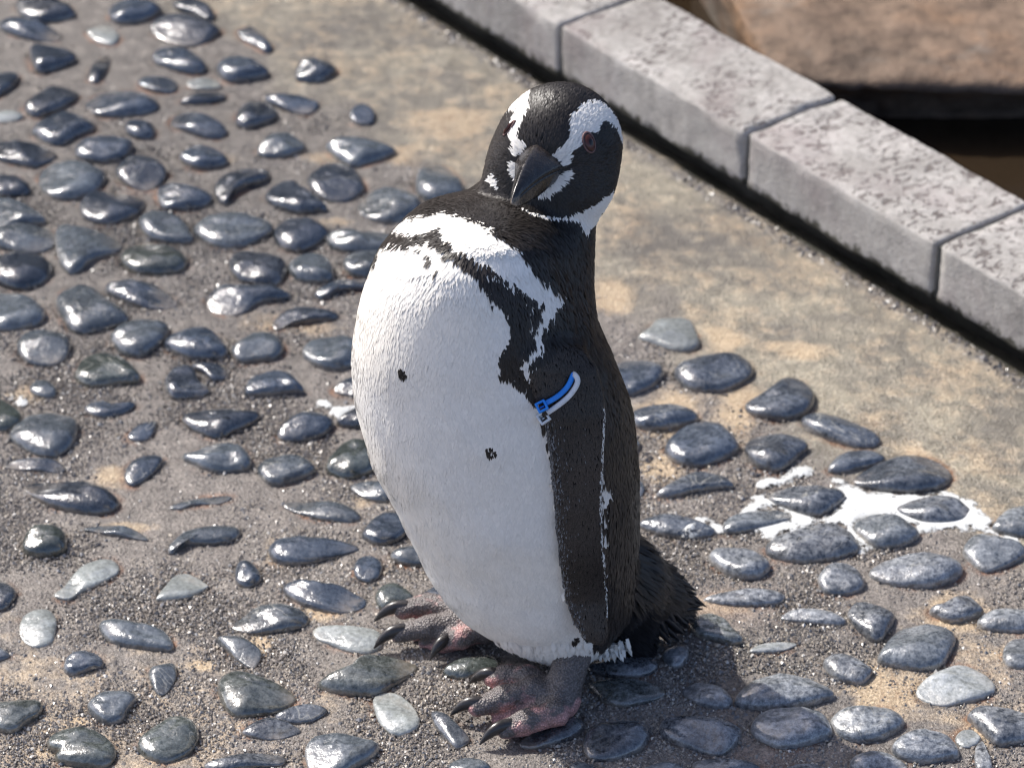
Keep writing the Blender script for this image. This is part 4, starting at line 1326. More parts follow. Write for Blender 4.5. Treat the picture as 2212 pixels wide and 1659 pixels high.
# ---- legs and feet, grown on a finer lattice
def foot_mesh(ankle_top, ankle, toes, rt, lat=0.0013):
    pts = []
    for tl_ in toes:
        pts += [at_z(tl_[k][0], tl_[k][1], tl_[k][2]) for k in range(len(tl_))]
    pts = np.array(pts)
    AT = at_y(ankle_top[0], ankle_top[1], ankle_top[2]); AK = at_z(*ankle)
    allp = np.vstack([pts, [AT, AK]])
    l0 = allp.min(0) - 0.022; h0 = allp.max(0) + 0.022
    l0[2] = -0.012
    ax_ = [np.arange(l0[k], h0[k], lat) for k in range(3)]
    Pg = np.stack(np.meshgrid(*ax_, indexing='ij'), -1)
    f = capsule(Pg, AT, AK, 0.0150, 0.0125)
    lines = []
    for tl_ in toes:
        q = np.array([at_z(*c_) for c_ in tl_])
        q = np.vstack([AK[None], q])
        lines.append(q)
        n_ = len(q)
        rad = np.interp(np.linspace(0, 1, n_), [0, 0.3, 0.75, 1], [rt * 1.25, rt * 1.02, rt, rt * 0.78])
        d = None
        for i in range(n_ - 1):
            e = capsule(Pg, q[i], q[i + 1], rad[i], rad[i + 1])
            d = e if d is None else ssmin(d, e, 0.004)
        f = ssmin(f, d, 0.005)
    for a, b in zip(lines[:-1], lines[1:]):
        for u in (0.25, 0.5, 0.75):
            w = a * (1 - u) + b * u
            reach = 0.80 if u == 0.5 else 0.88
            end = w[-2] + (w[-1] - w[-2]) * reach * 0.6
            mid = w[-2]
            mid = mid.copy(); mid[2] = 0.006; end = end.copy(); end[2] = 0.004
            e = np.minimum(capsule(Pg, w[0] * 0.6 + w[1] * 0.4, mid, 0.007, 0.0042), capsule(Pg, mid, end, 0.0042, 0.0030))
            f = ssmin(f, e, 0.006)
    f = f + vnoise(Pg, 170, 71) * 0.0007 + vnoise(Pg, 420, 72) * 0.00035
    V, Q = surface_nets(f.astype(np.float32), l0, lat)
    return V, Q, lines


Z1 = 0.0145
near_toes = [[(1140, 1463, Z1 + .004), (1095, 1461, Z1), (1064, 1466, Z1 - .003)],
             [(1150, 1490, Z1 + .007), (1085, 1509, Z1 + .003), (1030, 1528, Z1 - .001)],
             [(1200, 1540, Z1 + .003), (1135, 1560, Z1), (1092, 1575, Z1 - .003)]]
far_toes = [[(975, 1313, Z1 + .005), (925, 1306, Z1 + .003), (868, 1318, Z1)],
            [(985, 1342, Z1 + .006), (925, 1354, Z1 + .004), (862, 1368, Z1)],
            [(1022, 1362, Z1 + .004), (995, 1377, Z1 + .001), (960, 1388, Z1 - .003)]]
FV1, FQ1, near_l = foot_mesh((1240, 1395, Y0 - 0.036), (1213, 1512, 0.016), near_toes, 0.0092)
FV2, FQ2, far_l = foot_mesh((1070, 1340, Y0 + 0.020), (1048, 1352, 0.018), far_toes, 0.0088)


def fix_wind(V, Q):
    N_, f_ = vnormals(V, Q)
    c_ = V[Q].mean(1)
    vol = (f_ * c_).sum()
    return Q if vol > 0 else Q[:, ::-1]


FQ1 = fix_wind(FV1, FQ1); FQ2 = fix_wind(FV2, FQ2)
V = np.vstack([BV, FV1, FV2])
Q = np.vstack([BQ, FQ1 + len(BV), FQ2 + len(BV) + len(FV1)])
pen = obj('penguin', None)
pen.location = (0, 0, 0)
pen.empty_display_size = 0.1
tag(pen, 'black and white penguin standing on the pebbled concrete with its head turned', 'penguin')
me = mesh_np('body', V, [Q])
cattr(me, 'Col', np.vstack([bcol, np.tile([[0.1, 0.07, 0.07]], (len(FV1) + len(FV2), 1))]))
sk = NT('down')
skin_m = sk.set(Base_Color=sk.attr('Col', 'Color'), Roughness=0.75, Specular_IOR_Level=0.15)
fm = NT('foot_skin')
fn1 = fm.noise(38, 4, 0.6); fn2 = fm.noise(330, 3, 0.6)
vor = fm.n('ShaderNodeTexVoronoi'); vor.inputs['Scale'].default_value = 620
fm.l(fm.co(), vor.inputs['Vector'])
fgeo = fm.n('ShaderNodeSeparateXYZ'); fm.l(fm.co(), fgeo.inputs[0])
# pink skin shows in the webs, low between the dark scaled toes
lowf = fm.math('SUBTRACT', 0.0150, fgeo.outputs[2])
pinkf = fm.math('ADD', fm.math('MULTIPLY', lowf, 40.0), fm.math('MULTIPLY', fm.math('SUBTRACT', fn1, 0.40), 3.4))
pinkf = fm.ramp(pinkf, [(0.20, 0.0), (0.60, 1.0)])
fc = fm.mix(pinkf, (0.155, 0.135, 0.130), (0.55, 0.30, 0.28))
fc = fm.mix(0.8, fc, fm.ramp(vor.outputs['Distance'], [(0.1, 1.35), (0.55, 0.45)]), 'MULTIPLY')
fc = fm.mix(0.5, fc, fm.ramp(fn2, [(0.3, 0.6), (0.7, 1.5)]), 'MULTIPLY')
fbm = fm.bump(fm.math('SUBTRACT', 1.0, vor.outputs['Distance']), 0.7, 0.0012)
foot_m = fm.set(Base_Color=fc, Roughness=0.42, Normal=fm.bump(fn2, 0.4, 0.001, fbm), Specular_IOR_Level=0.45)
body = obj('body', me, [skin_m, foot_m], pen)
mi = np.zeros(len(me.polygons), np.int32)
mi[len(BQ):] = 1
me.polygons.foreach_set('material_index', mi)

# ---- plumage: short overlapping feathers
def feathers(n, sel, len_fn, wid, lift, roll, name):
    a = np.linalg.norm(BF, axis=1) * sel(BV[BQ].mean(1))
    p = a / a.sum()
    fi = rng.choice(len(BQ), n, p=p)
    u = rng.random((n, 1)); v_ = rng.random((n, 1))
    q = BQ[fi]
    P = (BV[q[:, 0]] * (1 - u) + BV[q[:, 1]] * u) * (1 - v_) + (BV[q[:, 3]] * (1 - u) + BV[q[:, 2]] * u) * v_
    N = (BN[q[:, 0]] * (1 - u) + BN[q[:, 1]] * u) * (1 - v_) + (BN[q[:, 3]] * (1 - u) + BN[q[:, 2]] * u) * v_
    N /= np.linalg.norm(N, axis=1)[:, None]
    pf, pt, ph = part_masks(P)
    px, py, _ = proj(P)
    blk, away = pattern(P, N, 2.2, pf, pt)
    # lie of the plumage
    dirv = np.tile([[0.0, 0.0, -1.0]], (n, 1))
    dirv += 0.25 * (P - np.array([0.03, Y0, 0])) * np.array([1, 1, 0]) / 0.1 * 0.2
    bb = HC + hd * 0.04
    dh = (P - bb); dh /= np.linalg.norm(dh, axis=1)[:, None]
    wgt = ph[:, None] * 1.0
    dirv = dirv * (1 - wgt) + dh * wgt
    tdir = (TB * 0.6 + TC_ * 0.4) - TA; tdir /= np.linalg.norm(tdir)
    tw = np.clip((py - 1120) / 130, 0, 1) * np.clip((px - 1290) / 90, 0, 1) * (~pf)
    tl_w = np.maximum(pt * 1.0, tw)[:, None]
    fan = (P - (TA - tdir * 0.05)); fan /= np.linalg.norm(fan, axis=1)[:, None]
    dirv = dirv * (1 - tl_w) + (0.35 * tdir + 0.65 * fan) * tl_w
    dirv += 0.10 * np.stack([vnoise(P, 28, 81), vnoise(P, 28, 82), vnoise(P, 28, 83)], -1)
    dirv += rng.normal(0, 0.055, (n, 3))
    dirv -= N * (dirv * N).sum(1)[:, None]
    dirv /= np.maximum(1e-6, np.linalg.norm(dirv, axis=1))[:, None]
    S_ = np.cross(N, dirv)
    rl = (rng.normal(0, roll, n) * np.where(blk | ph, 1.0, 0.5))[:, None] + 0.5 * roll * vnoise(P, 60, 85)[:, None]
    S_ = S_ * np.cos(rl) + N * np.sin(rl)
    L_, W0, lf = len_fn(P, px, py, pf, pt, ph, blk)
    L_ = L_ * rng.uniform(0.75, 1.2, n)
    L_ = L_[:, None]; W0 = (W0 * rng.uniform(0.8, 1.2, n))[:, None]
    lf = (lf * rng.uniform(0.3, 1.5, n) + np.where(blk | ph, 0.03, 0.012) * np.clip(vnoise(P, 45, 86), 0, 1))[:, None]
    r = P - dirv * L_ * 0.3 + N * 0.0001
    md = P + dirv * L_ * 0.30 + N * (0.0006 + lf * L_ * 0.55)
    tp = P + dirv * L_ * 0.70 + N * (0.0006 + lf * L_ * 0.75)
    V = np.stack([r - S_ * W0 * 0.35, r + S_ * W0 * 0.35, md + S_ * W0 * 0.5, md - S_ * W0 * 0.5, tp], 1).reshape(-1, 3)
    b = np.arange(n)[:, None] * 5
    Q4 = b + np.array([[0, 1, 2, 3]]); T3 = b + np.array([[3, 2, 4]])
    me = mesh_np(name, V, [Q4, T3])
    tone = rng.uniform(0.75, 1.3, (n, 1))
    rust = np.clip(vnoise(P, 26, 87) * 0.5 + 0.35, 0, 1)[:, None]
    cb = (BLK * (1 - 0.55 * rust) + BRN * 0.55 * rust) * tone
    side_ = (px > 1180) & (py > 700) & ~pt
    cb = np.where(side_[:, None], BLK * 0.7 + BRN * 0.40 * tone * np.clip((py - 700) / 200, 0, 1)[:, None], cb)
    cb = np.where(pf[:, None], BRN * (0.85 + 0.6 * vnoise(P, 20, 89)[:, None]) * tone, cb)
    cb = np.where(pt[:, None], np.array([0.0075, 0.0075, 0.0088]) * tone, cb)
    yel = np.clip(vnoise(P, 16, 88) + 0.1, 0, 0.6)[:, None]
    cw = WHITE * (1 - yel * np.array([0.02, 0.05, 0.10])) * rng.uniform(0.94, 1.04, (n, 1))
    c0 = np.where(blk[:, None], cb, cw)
    # scaly silver leading edge and pale trailing edge of the flipper
    d2 = flip2d(px, py)
    led = pf & (px < 1265) & (py > 900) & (rng.random(n) < 0.8 * np.exp(d2 / 9.0))
    trl = pf & (d2 > -4.0) & (px > 1285) & (py > 880) & (py < 1330)
    c0 = np.where(led[:, None], np.array([[0.15, 0.155, 0.165]]) * rng.uniform(0.25, 1.3, (n, 1)), c0)
    c0 = np.where((trl & (rng.random(n) < 0.6))[:, None], np.array([[0.60, 0.59, 0.56]]), c0)
    tipc = np.where(blk[:, None], c0 * 1.8 + 0.005, c0 * 0.99)
    cv_ = np.stack([c0 * 0.85, c0 * 0.85, c0, c0, tipc], 1).reshape(-1, 3)
    cattr(me, 'Col', cv_)
    return me


def len_fn(P, px, py, pf, pt, ph, blk):
    L_ = np.where(ph, 0.0050, 0.0090)
    W0 = np.where(ph, 0.0012, 0.0020)
    lf = np.where(ph, 0.24, 0.12)
    nk = (py < 560) & ~ph
    L_ = np.where(nk, 0.0065, L_); W0 = np.where(nk, 0.0014, W0)
    bel = ~blk & ~ph
    W0 = np.where(bel, 0.0036, W0); L_ = np.where(bel & ~nk, 0.0125, L_); lf = np.where(bel, 0.016, lf)
    L_ = np.where(pf, 0.0032, L_); W0 = np.where(pf, 0.0011, W0); lf = np.where(pf, 0.10, lf)
    low = (py > 1388 + 8 * vnoise(P, 80, 90)) & ~pf
    L_ = np.where(low & (~pt | ~blk), 0.0135, L_); lf = np.where(low, 0.20, lf)
    rear = (py > 1080) & (px > 1290) & ~pf & blk
    L_ = np.where(rear, 0.013, L_)
    L_ = np.where(pt, 0.027, L_); W0 = np.where(pt, 0.0027, W0); lf = np.where(pt, 0.16, lf)
    return L_, W0, lf


plum = NT('feather')
pc = plum.attr('Col', 'Color')
plum_m = plum.set(Base_Color=pc, Roughness=0.42, Specular_IOR_Level=0.30)


def sel_main(P):
    px, py, dep = proj(P)
    q = np.linalg.norm(P - HC, axis=1) < 0.062
    fl = flip2d(px, py) < 0
    return 1.0 + 2.2 * q + 1.6 * (fl & (py > 760)) + 0.5 * (py < 560)


me = feathers(185000, sel_main, len_fn, None, None, 0.11, 'plumage')
pl_o = obj('plumage', me, plum_m, pen)
pl_o['kind'] = 'stuff'

# ---- white fringe under the vent
nv_ = 260
vx_ = 1250 + 108 * rng.beta(1.0, 1.5, nv_); vy_ = 1398 + 12 * np.sin((vx_ - 1255) / 111 * np.pi) + rng.normal(0, 3, nv_)
vr_ = at_y(vx_, vy_ - rng.uniform(6, 22, nv_), Y0 - 0.018 + rng.normal(0, 0.005, nv_))
vt_ = at_y(vx_ + 6 + rng.normal(0, 4, nv_), vy_ - 6 + 34 * rng.beta(1.2, 1.6, nv_) * (1 - 0.35 * (vx_ - 1250) / 108), Y0 - 0.024 + rng.normal(0, 0.003, nv_))
vs_ = np.cross(vt_ - vr_, VT + rng.normal(0, 0.3, (nv_, 3))); vs_ /= np.linalg.norm(vs_, axis=1)[:, None]
vm_ = vr_ * 0.4 + vt_ * 0.6 + VT * 0.0012
V = np.stack([vr_ - vs_ * 0.0012, vr_ + vs_ * 0.0012, vm_ + vs_ * 0.0015, vm_ - vs_ * 0.0015, vt_], 1).reshape(-1, 3)
b_ = np.arange(nv_)[:, None] * 5
me = mesh_np('vent_fringe', V, [b_ + np.array([[0, 1, 2, 3]]), b_ + np.array([[3, 2, 4]])])
cattr(me, 'Col', np.repeat(WHITE[None] * rng.uniform(0.8, 1.0, (nv_, 1)), 5, 0))  # white dimmed a little, shade under the tail put into the colour
vf_o = obj('vent_fringe', me, plum_m, pen)
vf_o['kind'] = 'stuff'

# ---- tail: a fan of stiff feathers
tq = []
tdir = TB - TA; tdir /= np.linalg.norm(tdir)
TF = NT('tail_feather')
tail_m = TF.set(Base_Color=TF.mix(TF.noise(300, 3, 0.6), (0.008, 0.008, 0.009), (0.026, 0.026, 0.03)), Roughness=0.42, Specular_IOR_Level=0.4)
tips = [(1432, 1206, .034), (1464, 1224, .034), (1486, 1246, .036), (1505, 1276, .036), (1524, 1310, .036), (1506, 1326, .028), (1497, 1350, .020), (1484, 1372, .012), (1468, 1396, .004), (1446, 1408, .000), (1420, 1414, -.004)]
tail = obj('tail', None, None, pen)
tail.empty_display_size = 0.02
for k in range(110):
    u = rng.uniform(0, len(tips) - 1.001)
    i = int(u); fr_ = u - i
    a, b = np.array(tips[i]), np.array(tips[i + 1])
    tp_ = a + (b - a) * fr_ + rng.normal(0, 1, 3) * np.array([4, 4, 0.004])
    short = rng.uniform(0.78, 1.0)
    root_ = TA + (TC_ - TA) * rng.uniform(-0.1, 0.7) + rng.normal(0, 0.008, 3)
    tip_ = at_y(tp_[0], tp_[1], Y0 + tp_[2] + 0.016)
    tip_[2] = max(tip_[2], 0.008)
    tip_ = root_ + (tip_ - root_) * short
    m_ = 9
    t_ = np.linspace(0, 1, m_)[:, None]
    sag = np.array([0, 0, 1.0]) * (np.sin(t_ * np.pi) * 0.006)
    ctr = root_ + (tip_ - root_) * t_ + sag
    d_ = (tip_ - root_) / np.linalg.norm(tip_ - root_)
    sd_ = np.cross(d_, VT + rng.normal(0, 0.35, 3)); sd_ /= np.linalg.norm(sd_)
    nn_ = np.cross(sd_, d_)
    wd_ = 0.0034 * np.interp(t_, [0, 0.6, 0.9, 1], [0.6, 1.0, 0.75, 0.12])
    V = np.stack([ctr - sd_ * wd_ - nn_ * 0.0007, ctr + nn_ * 0.0005, ctr + sd_ * wd_ - nn_ * 0.0007, ctr - nn_ * 0.0012], 1).reshape(-1, 3)
    ii = np.arange(m_ - 1)[:, None] * 4
    qs = np.vstack([ii + np.array([[j, (j + 1) % 4, (j + 1) % 4 + 4, j + 4]]) for j in range(4)])
    obj('tail_feather', mesh_np('tail_feather', V, [qs]), tail_m, tail)

# ---- claws
claw_m = mat_plain('claw_horn', (0.030, 0.027, 0.027), 0.30, 0.5, 200, 0.4, 0.3, 0.0006)


def claw(base, tip, arch, r0):
    m_, k_ = 9, 8
    t_ = np.linspace(0, 1, m_)[:, None]
    ctr = base + (tip - base) * t_ + np.array([0, 0, 1.0]) * np.sin(t_ * np.pi * 0.9) * arch
    V = []
    for i in range(m_):
        d_ = ctr[min(i + 1, m_ - 1)] - ctr[max(i - 1, 0)]; d_ /= np.linalg.norm(d_)
        s_ = np.cross(d_, [0, 0, 1.0]); s_ /= np.linalg.norm(s_)
        n_ = np.cross(s_, d_)
        r_ = r0 * (1 - t_[i, 0] ** 2.6) + 0.0006
        for j in range(k_):
            a = 2 * math.pi * j / k_
            V.append(ctr[i] + s_ * math.cos(a) * r_ * 0.8 + n_ * math.sin(a) * r_ * 1.1)
    V = np.array(V)
    idx = np.arange(m_ * k_).reshape(m_, k_)
    q = np.stack([idx[:-1], np.roll(idx[:-1], -1, 1), np.roll(idx[1:], -1, 1), idx[1:]], -1).reshape(-1, 4)
    return mesh_np('claw', V, [fix_wind(V, q)])


for tl_, (cx, cy, cz) in zip(near_l + far_l, [(1014, 1480, .003), (973, 1549, .004), (1036, 1612, .003), (808, 1346, .003), (808, 1404, .003), (929, 1430, .003)]):
    tipw = at_z(cx, cy, cz)
    b_ = tl_[-1].copy()
    b_ = b_ + (tl_[-2] - tl_[-1]) / np.linalg.norm(tl_[-2] - tl_[-1]) * 0.004
    b_[2] += 0.0025
    obj('claw', claw(b_, tipw, 0.0060, 0.0050), claw_m, pen)

# ---- bill
bp, bt = hit(1168, 352)
c_base = bt
NSB = 22
# ridge, near edge of the mouth, underside, far edge: picture position and how far forward of the face (m)
ridge = [(1166, 306, -0.002), (1150, 326, 0.010), (1134, 354, 0.022), (1119, 392, 0.034), (1108, 425, 0.040), (1104, 441, 0.041)]
nearm = [(1236, 358, -0.008), (1210, 367, 0.006), (1180, 380, 0.017), (1150, 400, 0.028), (1126, 421, 0.036), (1107, 441, 0.040)]
farm_ = [(1112, 350, -0.008), (1112, 366, 0.004), (1111, 386, 0.015), (1106, 410, 0.028), (1102, 432, 0.037), (1103, 442, 0.040)]
under = [(1226, 376, -0.014), (1200, 396, 0.000), (1170, 422, 0.011), (1148, 437, 0.022), (1128, 446, 0.031), (1114, 446, 0.036)]


def curve3(lst):
    a = np.array(lst, float)
    q = catmull_open(a, NSB)
    return at_depth(q[:, 0], q[:, 1], c_base - q[:, 2])


R_, M_, X_, U_ = [curve3(l_) for l_ in (ridge, nearm, farm_, under)]


def loft(rings):
    rings = np.array(rings)              # (k rows around, NSB, 3)
    k_ = len(rings)
    V = rings.transpose(1, 0, 2).reshape(-1, 3)
    idx = np.arange(NSB * k_).reshape(NSB, k_)
    q = np.stack([idx[:-1], np.roll(idx[:-1], -1, 1), np.roll(idx[1:], -1, 1), idx[1:]], -1).reshape(-1, 4)
    end = np.concatenate([V, [V[idx[-1]].mean(0)]])
    tri = np.stack([idx[-1], np.roll(idx[-1], -1), np.full(k_, len(V))], -1)
    return end, fix_wind(end, q), tri


ctr_ = (M_ + X_) / 2
bulge = np.linspace(1, 0.3, NSB)[:, None]
def arc(a, b, c, n):
    """quadratic sweep from a to b that leans towards c"""
    return [a * (1 - t) ** 2 + c * 2 * t * (1 - t) + b * t ** 2 for t in np.linspace(0, 1, n, endpoint=False)]


upper = arc(M_, R_, (M_ + R_) / 2 + (R_ - ctr_) * 0.38, 7) + arc(R_, X_, (X_ + R_) / 2 + (R_ - ctr_) * 0.38, 7) + arc(X_, M_, ctr_ - (R_ - ctr_) * 0.05, 4)
Vb, Qb, Tb = loft(upper)
bl = NT('bill_horn')
bn = bl.noise(120, 4, 0.6, bl.co('Object', (1, 1, 1)), dist=0.6); bn2 = bl.noise(420, 3, 0.6)
bcl = bl.ramp(bn, [(0.35, (0.005, 0.005, 0.006)), (0.6, (0.014, 0.013, 0.014)), (0.78, (0.08, 0.072, 0.066))])
base_a = bl.attr('root')
bcl = bl.mix(bl.math('MULTIPLY', base_a, bl.ramp(bn2, [(0.35, 0.1), (0.6, 0.9)])), bcl, (0.042, 0.034, 0.030))
tipa = bl.attr('tip')
bcl = bl.mix(bl.math('MULTIPLY', tipa, bl.ramp(bn2, [(0.35, 0.2), (0.6, 0.9)])), bcl, (0.34, 0.28, 0.22))
bill_m = bl.set(Base_Color=bcl, Roughness=bl.ramp(bn2, [(0.3, 0.14), (0.7, 0.34)]), Normal=bl.bump(bn, 0.5, 0.0015, bl.bump(bn2, 0.3, 0.0006)), Specular_IOR_Level=0.5)
tp_attr = lambda k_: np.concatenate([np.repeat(np.clip((np.linspace(0, 1, NSB) - 0.80) / 0.16, 0, 1), k_), [1]])
rt_attr = lambda k_: np.concatenate([np.repeat(np.clip(1 - np.linspace(0, 1, NSB) / 0.42, 0, 1), k_), [0]])
me = mesh_np('bill', Vb, [Qb, Tb]); fattr(me, 'tip', tp_attr(len(upper))); fattr(me, 'root', rt_attr(len(upper)))
bill = obj('bill', me, bill_m, pen)
sh = 0.0006
ctl_ = (R_ - ctr_) * 0.0
lowr = arc(M_ - (R_ - ctr_) * 0.06, X_ - (R_ - ctr_) * 0.06, ctr_ - (R_ - ctr_) * 0.03, 5) + arc(X_ - (R_ - ctr_) * 0.06, U_, (X_ + U_) / 2 - (R_ - ctr_) * 0.22, 5) + arc(U_, M_ - (R_ - ctr_) * 0.06, (M_ + U_) / 2 - (R_ - ctr_) * 0.02, 5)
Vb, Qb, Tb = loft([q + (ctr_ - q) * 0.05 for q in lowr])
me = mesh_np('lower_bill', Vb, [Qb, Tb]); fattr(me, 'tip', tp_attr(len(lowr)))
obj('lower_bill', me, bill_m, bill)

# ---- eyes
em = NT('iris')
er = em.n('ShaderNodeVectorMath', operation='LENGTH'); em.l(em.co(), er.inputs[0])
eye_m = em.set(Base_Color=em.ramp(em.attr('r'), [(0.0, (0.006, 0.004, 0.004)), (0.30, (0.008, 0.005, 0.005)), (0.40, (0.060, 0.017, 0.012)), (0.72, (0.075, 0.024, 0.018)), (0.88, (0.03, 0.012, 0.011))]), Roughness=0.12, Specular_IOR_Level=0.35)
lid_m = mat_plain('eyelid_skin', (0.13, 0.07, 0.065), 0.5, 0.4, 400, 0.4, 0.4, 0.0006)


def eye(px, py, wl, hl2):
    P, _ = hit(px, py)
    e = 0.0015
    gN = np.array([body_sdf((P + d_ * e)[None])[0] - body_sdf((P - d_ * e)[None])[0] for d_ in np.eye(3)])
    gN /= np.linalg.norm(gN)
    upv = hu - gN * (hu @ gN) + 0.22 * hd; upv -= gN * (upv @ gN); upv /= np.linalg.norm(upv)
    sv = np.cross(upv, gN)
    nr, nk_ = 9, 20
    V, rr = [], []
    for i in range(nr):
        a = (i / (nr - 1)) * math.pi / 2
        for j in range(nk_):
            b = 2 * math.pi * j / nk_
            V.append(P + gN * (math.cos(a) * 0.0030 + 0.0010) + (sv * math.cos(b) * wl + upv * math.sin(b) * hl2) * math.sin(a)); rr.append(math.sin(a))
    V = np.array(V)
    idx = np.arange(nr * nk_).reshape(nr, nk_)
    q = np.stack([idx[:-1], np.roll(idx[:-1], -1, 1), np.roll(idx[1:], -1, 1), idx[1:]], -1).reshape(-1, 4)
    me = mesh_np('eye', V, [q])
    fattr(me, 'r', rr)
    o = obj('eye', me, eye_m, pen)
    # lid ring
    V = []
    nt = 8
    for j in range(32):
        b = 2 * math.pi * j / 32
        c_ = P + gN * 0.0014 + (sv * math.cos(b) * wl + upv * math.sin(b) * hl2) * 1.03
        od = (sv * math.cos(b) + upv * math.sin(b))
        for i in range(nt):
            a = 2 * math.pi * i / nt
            rt_ = 0.00075 * (1.25 if math.sin(b) > 0.3 else 0.85)
            V.append(c_ + od * math.cos(a) * rt_ + gN * math.sin(a) * rt_)
    V = np.array(V)
    idx = np.arange(32 * nt).reshape(32, nt)
    nx = np.roll(idx, -1, 0)
    q = np.stack([idx, np.roll(idx, -1, 1), np.roll(nx, -1, 1), nx], -1).reshape(-1, 4)
    obj('eyelid', mesh_np('eyelid', V, [fix_wind(V, q)]), lid_m, o)


eye(1270, 309, 0.0046, 0.0070)
eye(1103, 279, 0.0016, 0.0064)

# ------------------------------------------------------------------ the two cable ties round the flipper
def strip(path, width, thick, side_hint):
    """a flat strap along a 3-D path"""
    n_ = len(path)
    V = []
    for i in range(n_):
        d_ = path[min(i + 1, n_ - 1)] - path[max(i - 1, 0)]; d_ /= np.linalg.norm(d_)
        nrm = side_hint[i] - d_ * (side_hint[i] @ d_); nrm /= np.linalg.norm(nrm)
        s_ = np.cross(d_, nrm)
        for a, b in ((-1, -1), (-.8, 1), (.8, 1), (1, -1)):
            V.append(path[i] + s_ * a * width / 2 + nrm * b * thick / 2)
    V = np.array(V)
    idx = np.arange(n_ * 4).reshape(n_, 4)
    q = np.stack([idx[:-1], np.roll(idx[:-1], -1, 1), np.roll(idx[1:], -1, 1), idx[1:]], -1).reshape(-1, 4)
    caps = np.vstack([idx[0][::-1], idx[-1]])
    Q = fix_wind(V, q)
    return V, np.vstack([Q, caps])


def fix_surface(pts, lift):
    out, hint = [], []
    for (x, y), lf in zip(pts, lift):
        P, _ = hit(x, y)
        v_ = CAM - P; v_ /= np.linalg.norm(v_)
        e = 0.002
        g = np.array([body_sdf((P + d_ * e)[None])[0] - body_sdf((P - d_ * e)[None])[0] for d_ in np.eye(3)])
        g /= max(1e-9, np.linalg.norm(g))
        out.append(P + v_ * lf); hint.append(g * 0.4 + v_ * 0.8)
    return np.array(out), np.array(hint)


def cable_tie(label, matl, pts, lift, head_px, hsz, ang_dir):
    root = obj('cable_tie', None)
    root.empty_display_size = 0.02
    tag(root, label, 'cable tie', 'cable ties round the flipper')
    k = np.array(pts, float)
    kk = catmull_open(np.c_[k, lift], 22)
    P, Hn = fix_surface(kk[:, :2], kk[:, 2])
    ker = np.array([1, 2, 1.]) / 4
    for _ in range(3):
        P[1:-1] = P[:-2] * .25 + P[1:-1] * .5 + P[2:] * .25
        Hn[1:-1] = Hn[:-2] * .25 + Hn[1:-1] * .5 + Hn[2:] * .25
    V, Qs = strip(P, 0.0040, 0.0013, Hn)
    # locking head: a frame of four bars round a slot, with the pawl across it
    hp, _ = hit(*head_px)
    v_ = CAM - hp; v_ /= np.linalg.norm(v_)
    hc_ = hp + v_ * 0.0048
    root.location = hc_
    d_ = P[0] - P[3]; d_ /= np.linalg.norm(d_)
    nrm = v_ * 0.9 + np.array([-0.25, 0, -0.05]); nrm -= d_ * (nrm @ d_); nrm /= np.linalg.norm(nrm)
    s_ = np.cross(d_, nrm)
    obj('strap', mesh_np('strap', V - hc_, [Qs], smooth=True), matl, root)
    parts = []
    hw, hh, hz, t_ = hsz * 0.5, hsz * 0.5, 0.0030, hsz * 0.21
    def bar(cx, cy, lx, ly, lz, oz=0.0, r=0.0006):
        Vb_, Fb_ = rounded_box(lx, ly, lz, r, 0.004, 5, 0.0)
        return (np.outer(Vb_[:, 0] + cx, d_) + np.outer(Vb_[:, 1] + cy, s_) + np.outer(Vb_[:, 2] + oz, nrm)), Fb_
    bars = [bar(-hw + t_ / 2, 0, t_, 2 * hh, 2 * hz), bar(hw - t_ / 2, 0, t_, 2 * hh, 2 * hz), bar(0, -hh + t_ / 2, 2 * hw - t_, t_, 2 * hz - 0.0002), bar(0, hh - t_ / 2, 2 * hw - t_, t_, 2 * hz - 0.0002)]
    Va, Fa, o_ = [], [], 0
    for v1, f1 in bars:
        Va.append(v1); Fa.append(f1 + o_); o_ += len(v1)
    V = np.vstack(Va); Fq_ = fix_wind(V, np.vstack(Fa))
    hd_o = obj('lock_head', mesh_np('lock_head', V, [Fq_]), matl, root)
    v1, f1 = bar(0, -hh * 0.1, hsz * 0.5, hsz * 0.15, 0.003, -0.0008)
    obj('pawl', mesh_np('pawl', v1, [fix_wind(v1, f1)]), matl, hd_o)
    return root


blue_m = mat_plain('blue_nylon', (0.012, 0.22, 0.72), 0.38, 0.5, 300, 0.12, 0.1, 0.0005)
whit_m = mat_plain('white_nylon', (0.62, 0.64, 0.66), 0.38, 0.5, 300, 0.10, 0.1, 0.0005)
cable_tie('bright blue cable tie looped round the penguin flipper', blue_m,
          [(1177, 872), (1198, 861), (1216, 847), (1229, 831), (1236, 815), (1240, 806)], [.0045, .0042, .0038, .0034, .0030, .001], (1170, 878), 0.0076, None)
cable_tie('translucent white cable tie looped round the penguin flipper below the blue one', whit_m,
          [(1182, 892), (1203, 878), (1226, 860), (1242, 840), (1249, 823), (1244, 812), (1237, 807)], [.0050, .0060, .0068, .0070, .0066, .0045, .001], (1175, 902), 0.0082, None)

# ------------------------------------------------------------------ droppings splashed on the ground
gu = NT('guano')
gn1 = gu.noise(60, 5, 0.65); gn2 = gu.noise(380, 3, 0.6)
gcol = gu.mix(gu.ramp(gn1, [(0.50, 0.0), (0.72, 0.7)]), (0.60, 0.615, 0.61), (0.38, 0.38, 0.35))
gth = gu.math('ADD', gu.attr('thick'), gu.math('MULTIPLY', gu.math('SUBTRACT', gn1, 0.52), 2.6))
gth = gu.math('ADD', gth, gu.math('MULTIPLY', gu.math('SUBTRACT', gn2, 0.5), 0.8))
gal = gu.ramp(gth, [(0.05, 0.0), (0.36, 1.0)])
guano_m = gu.set(Base_Color=gcol, Roughness=0.3, Specular_IOR_Level=0.5, Alpha=gal, Normal=gu.bump(gn1, 0.2, 0.002))


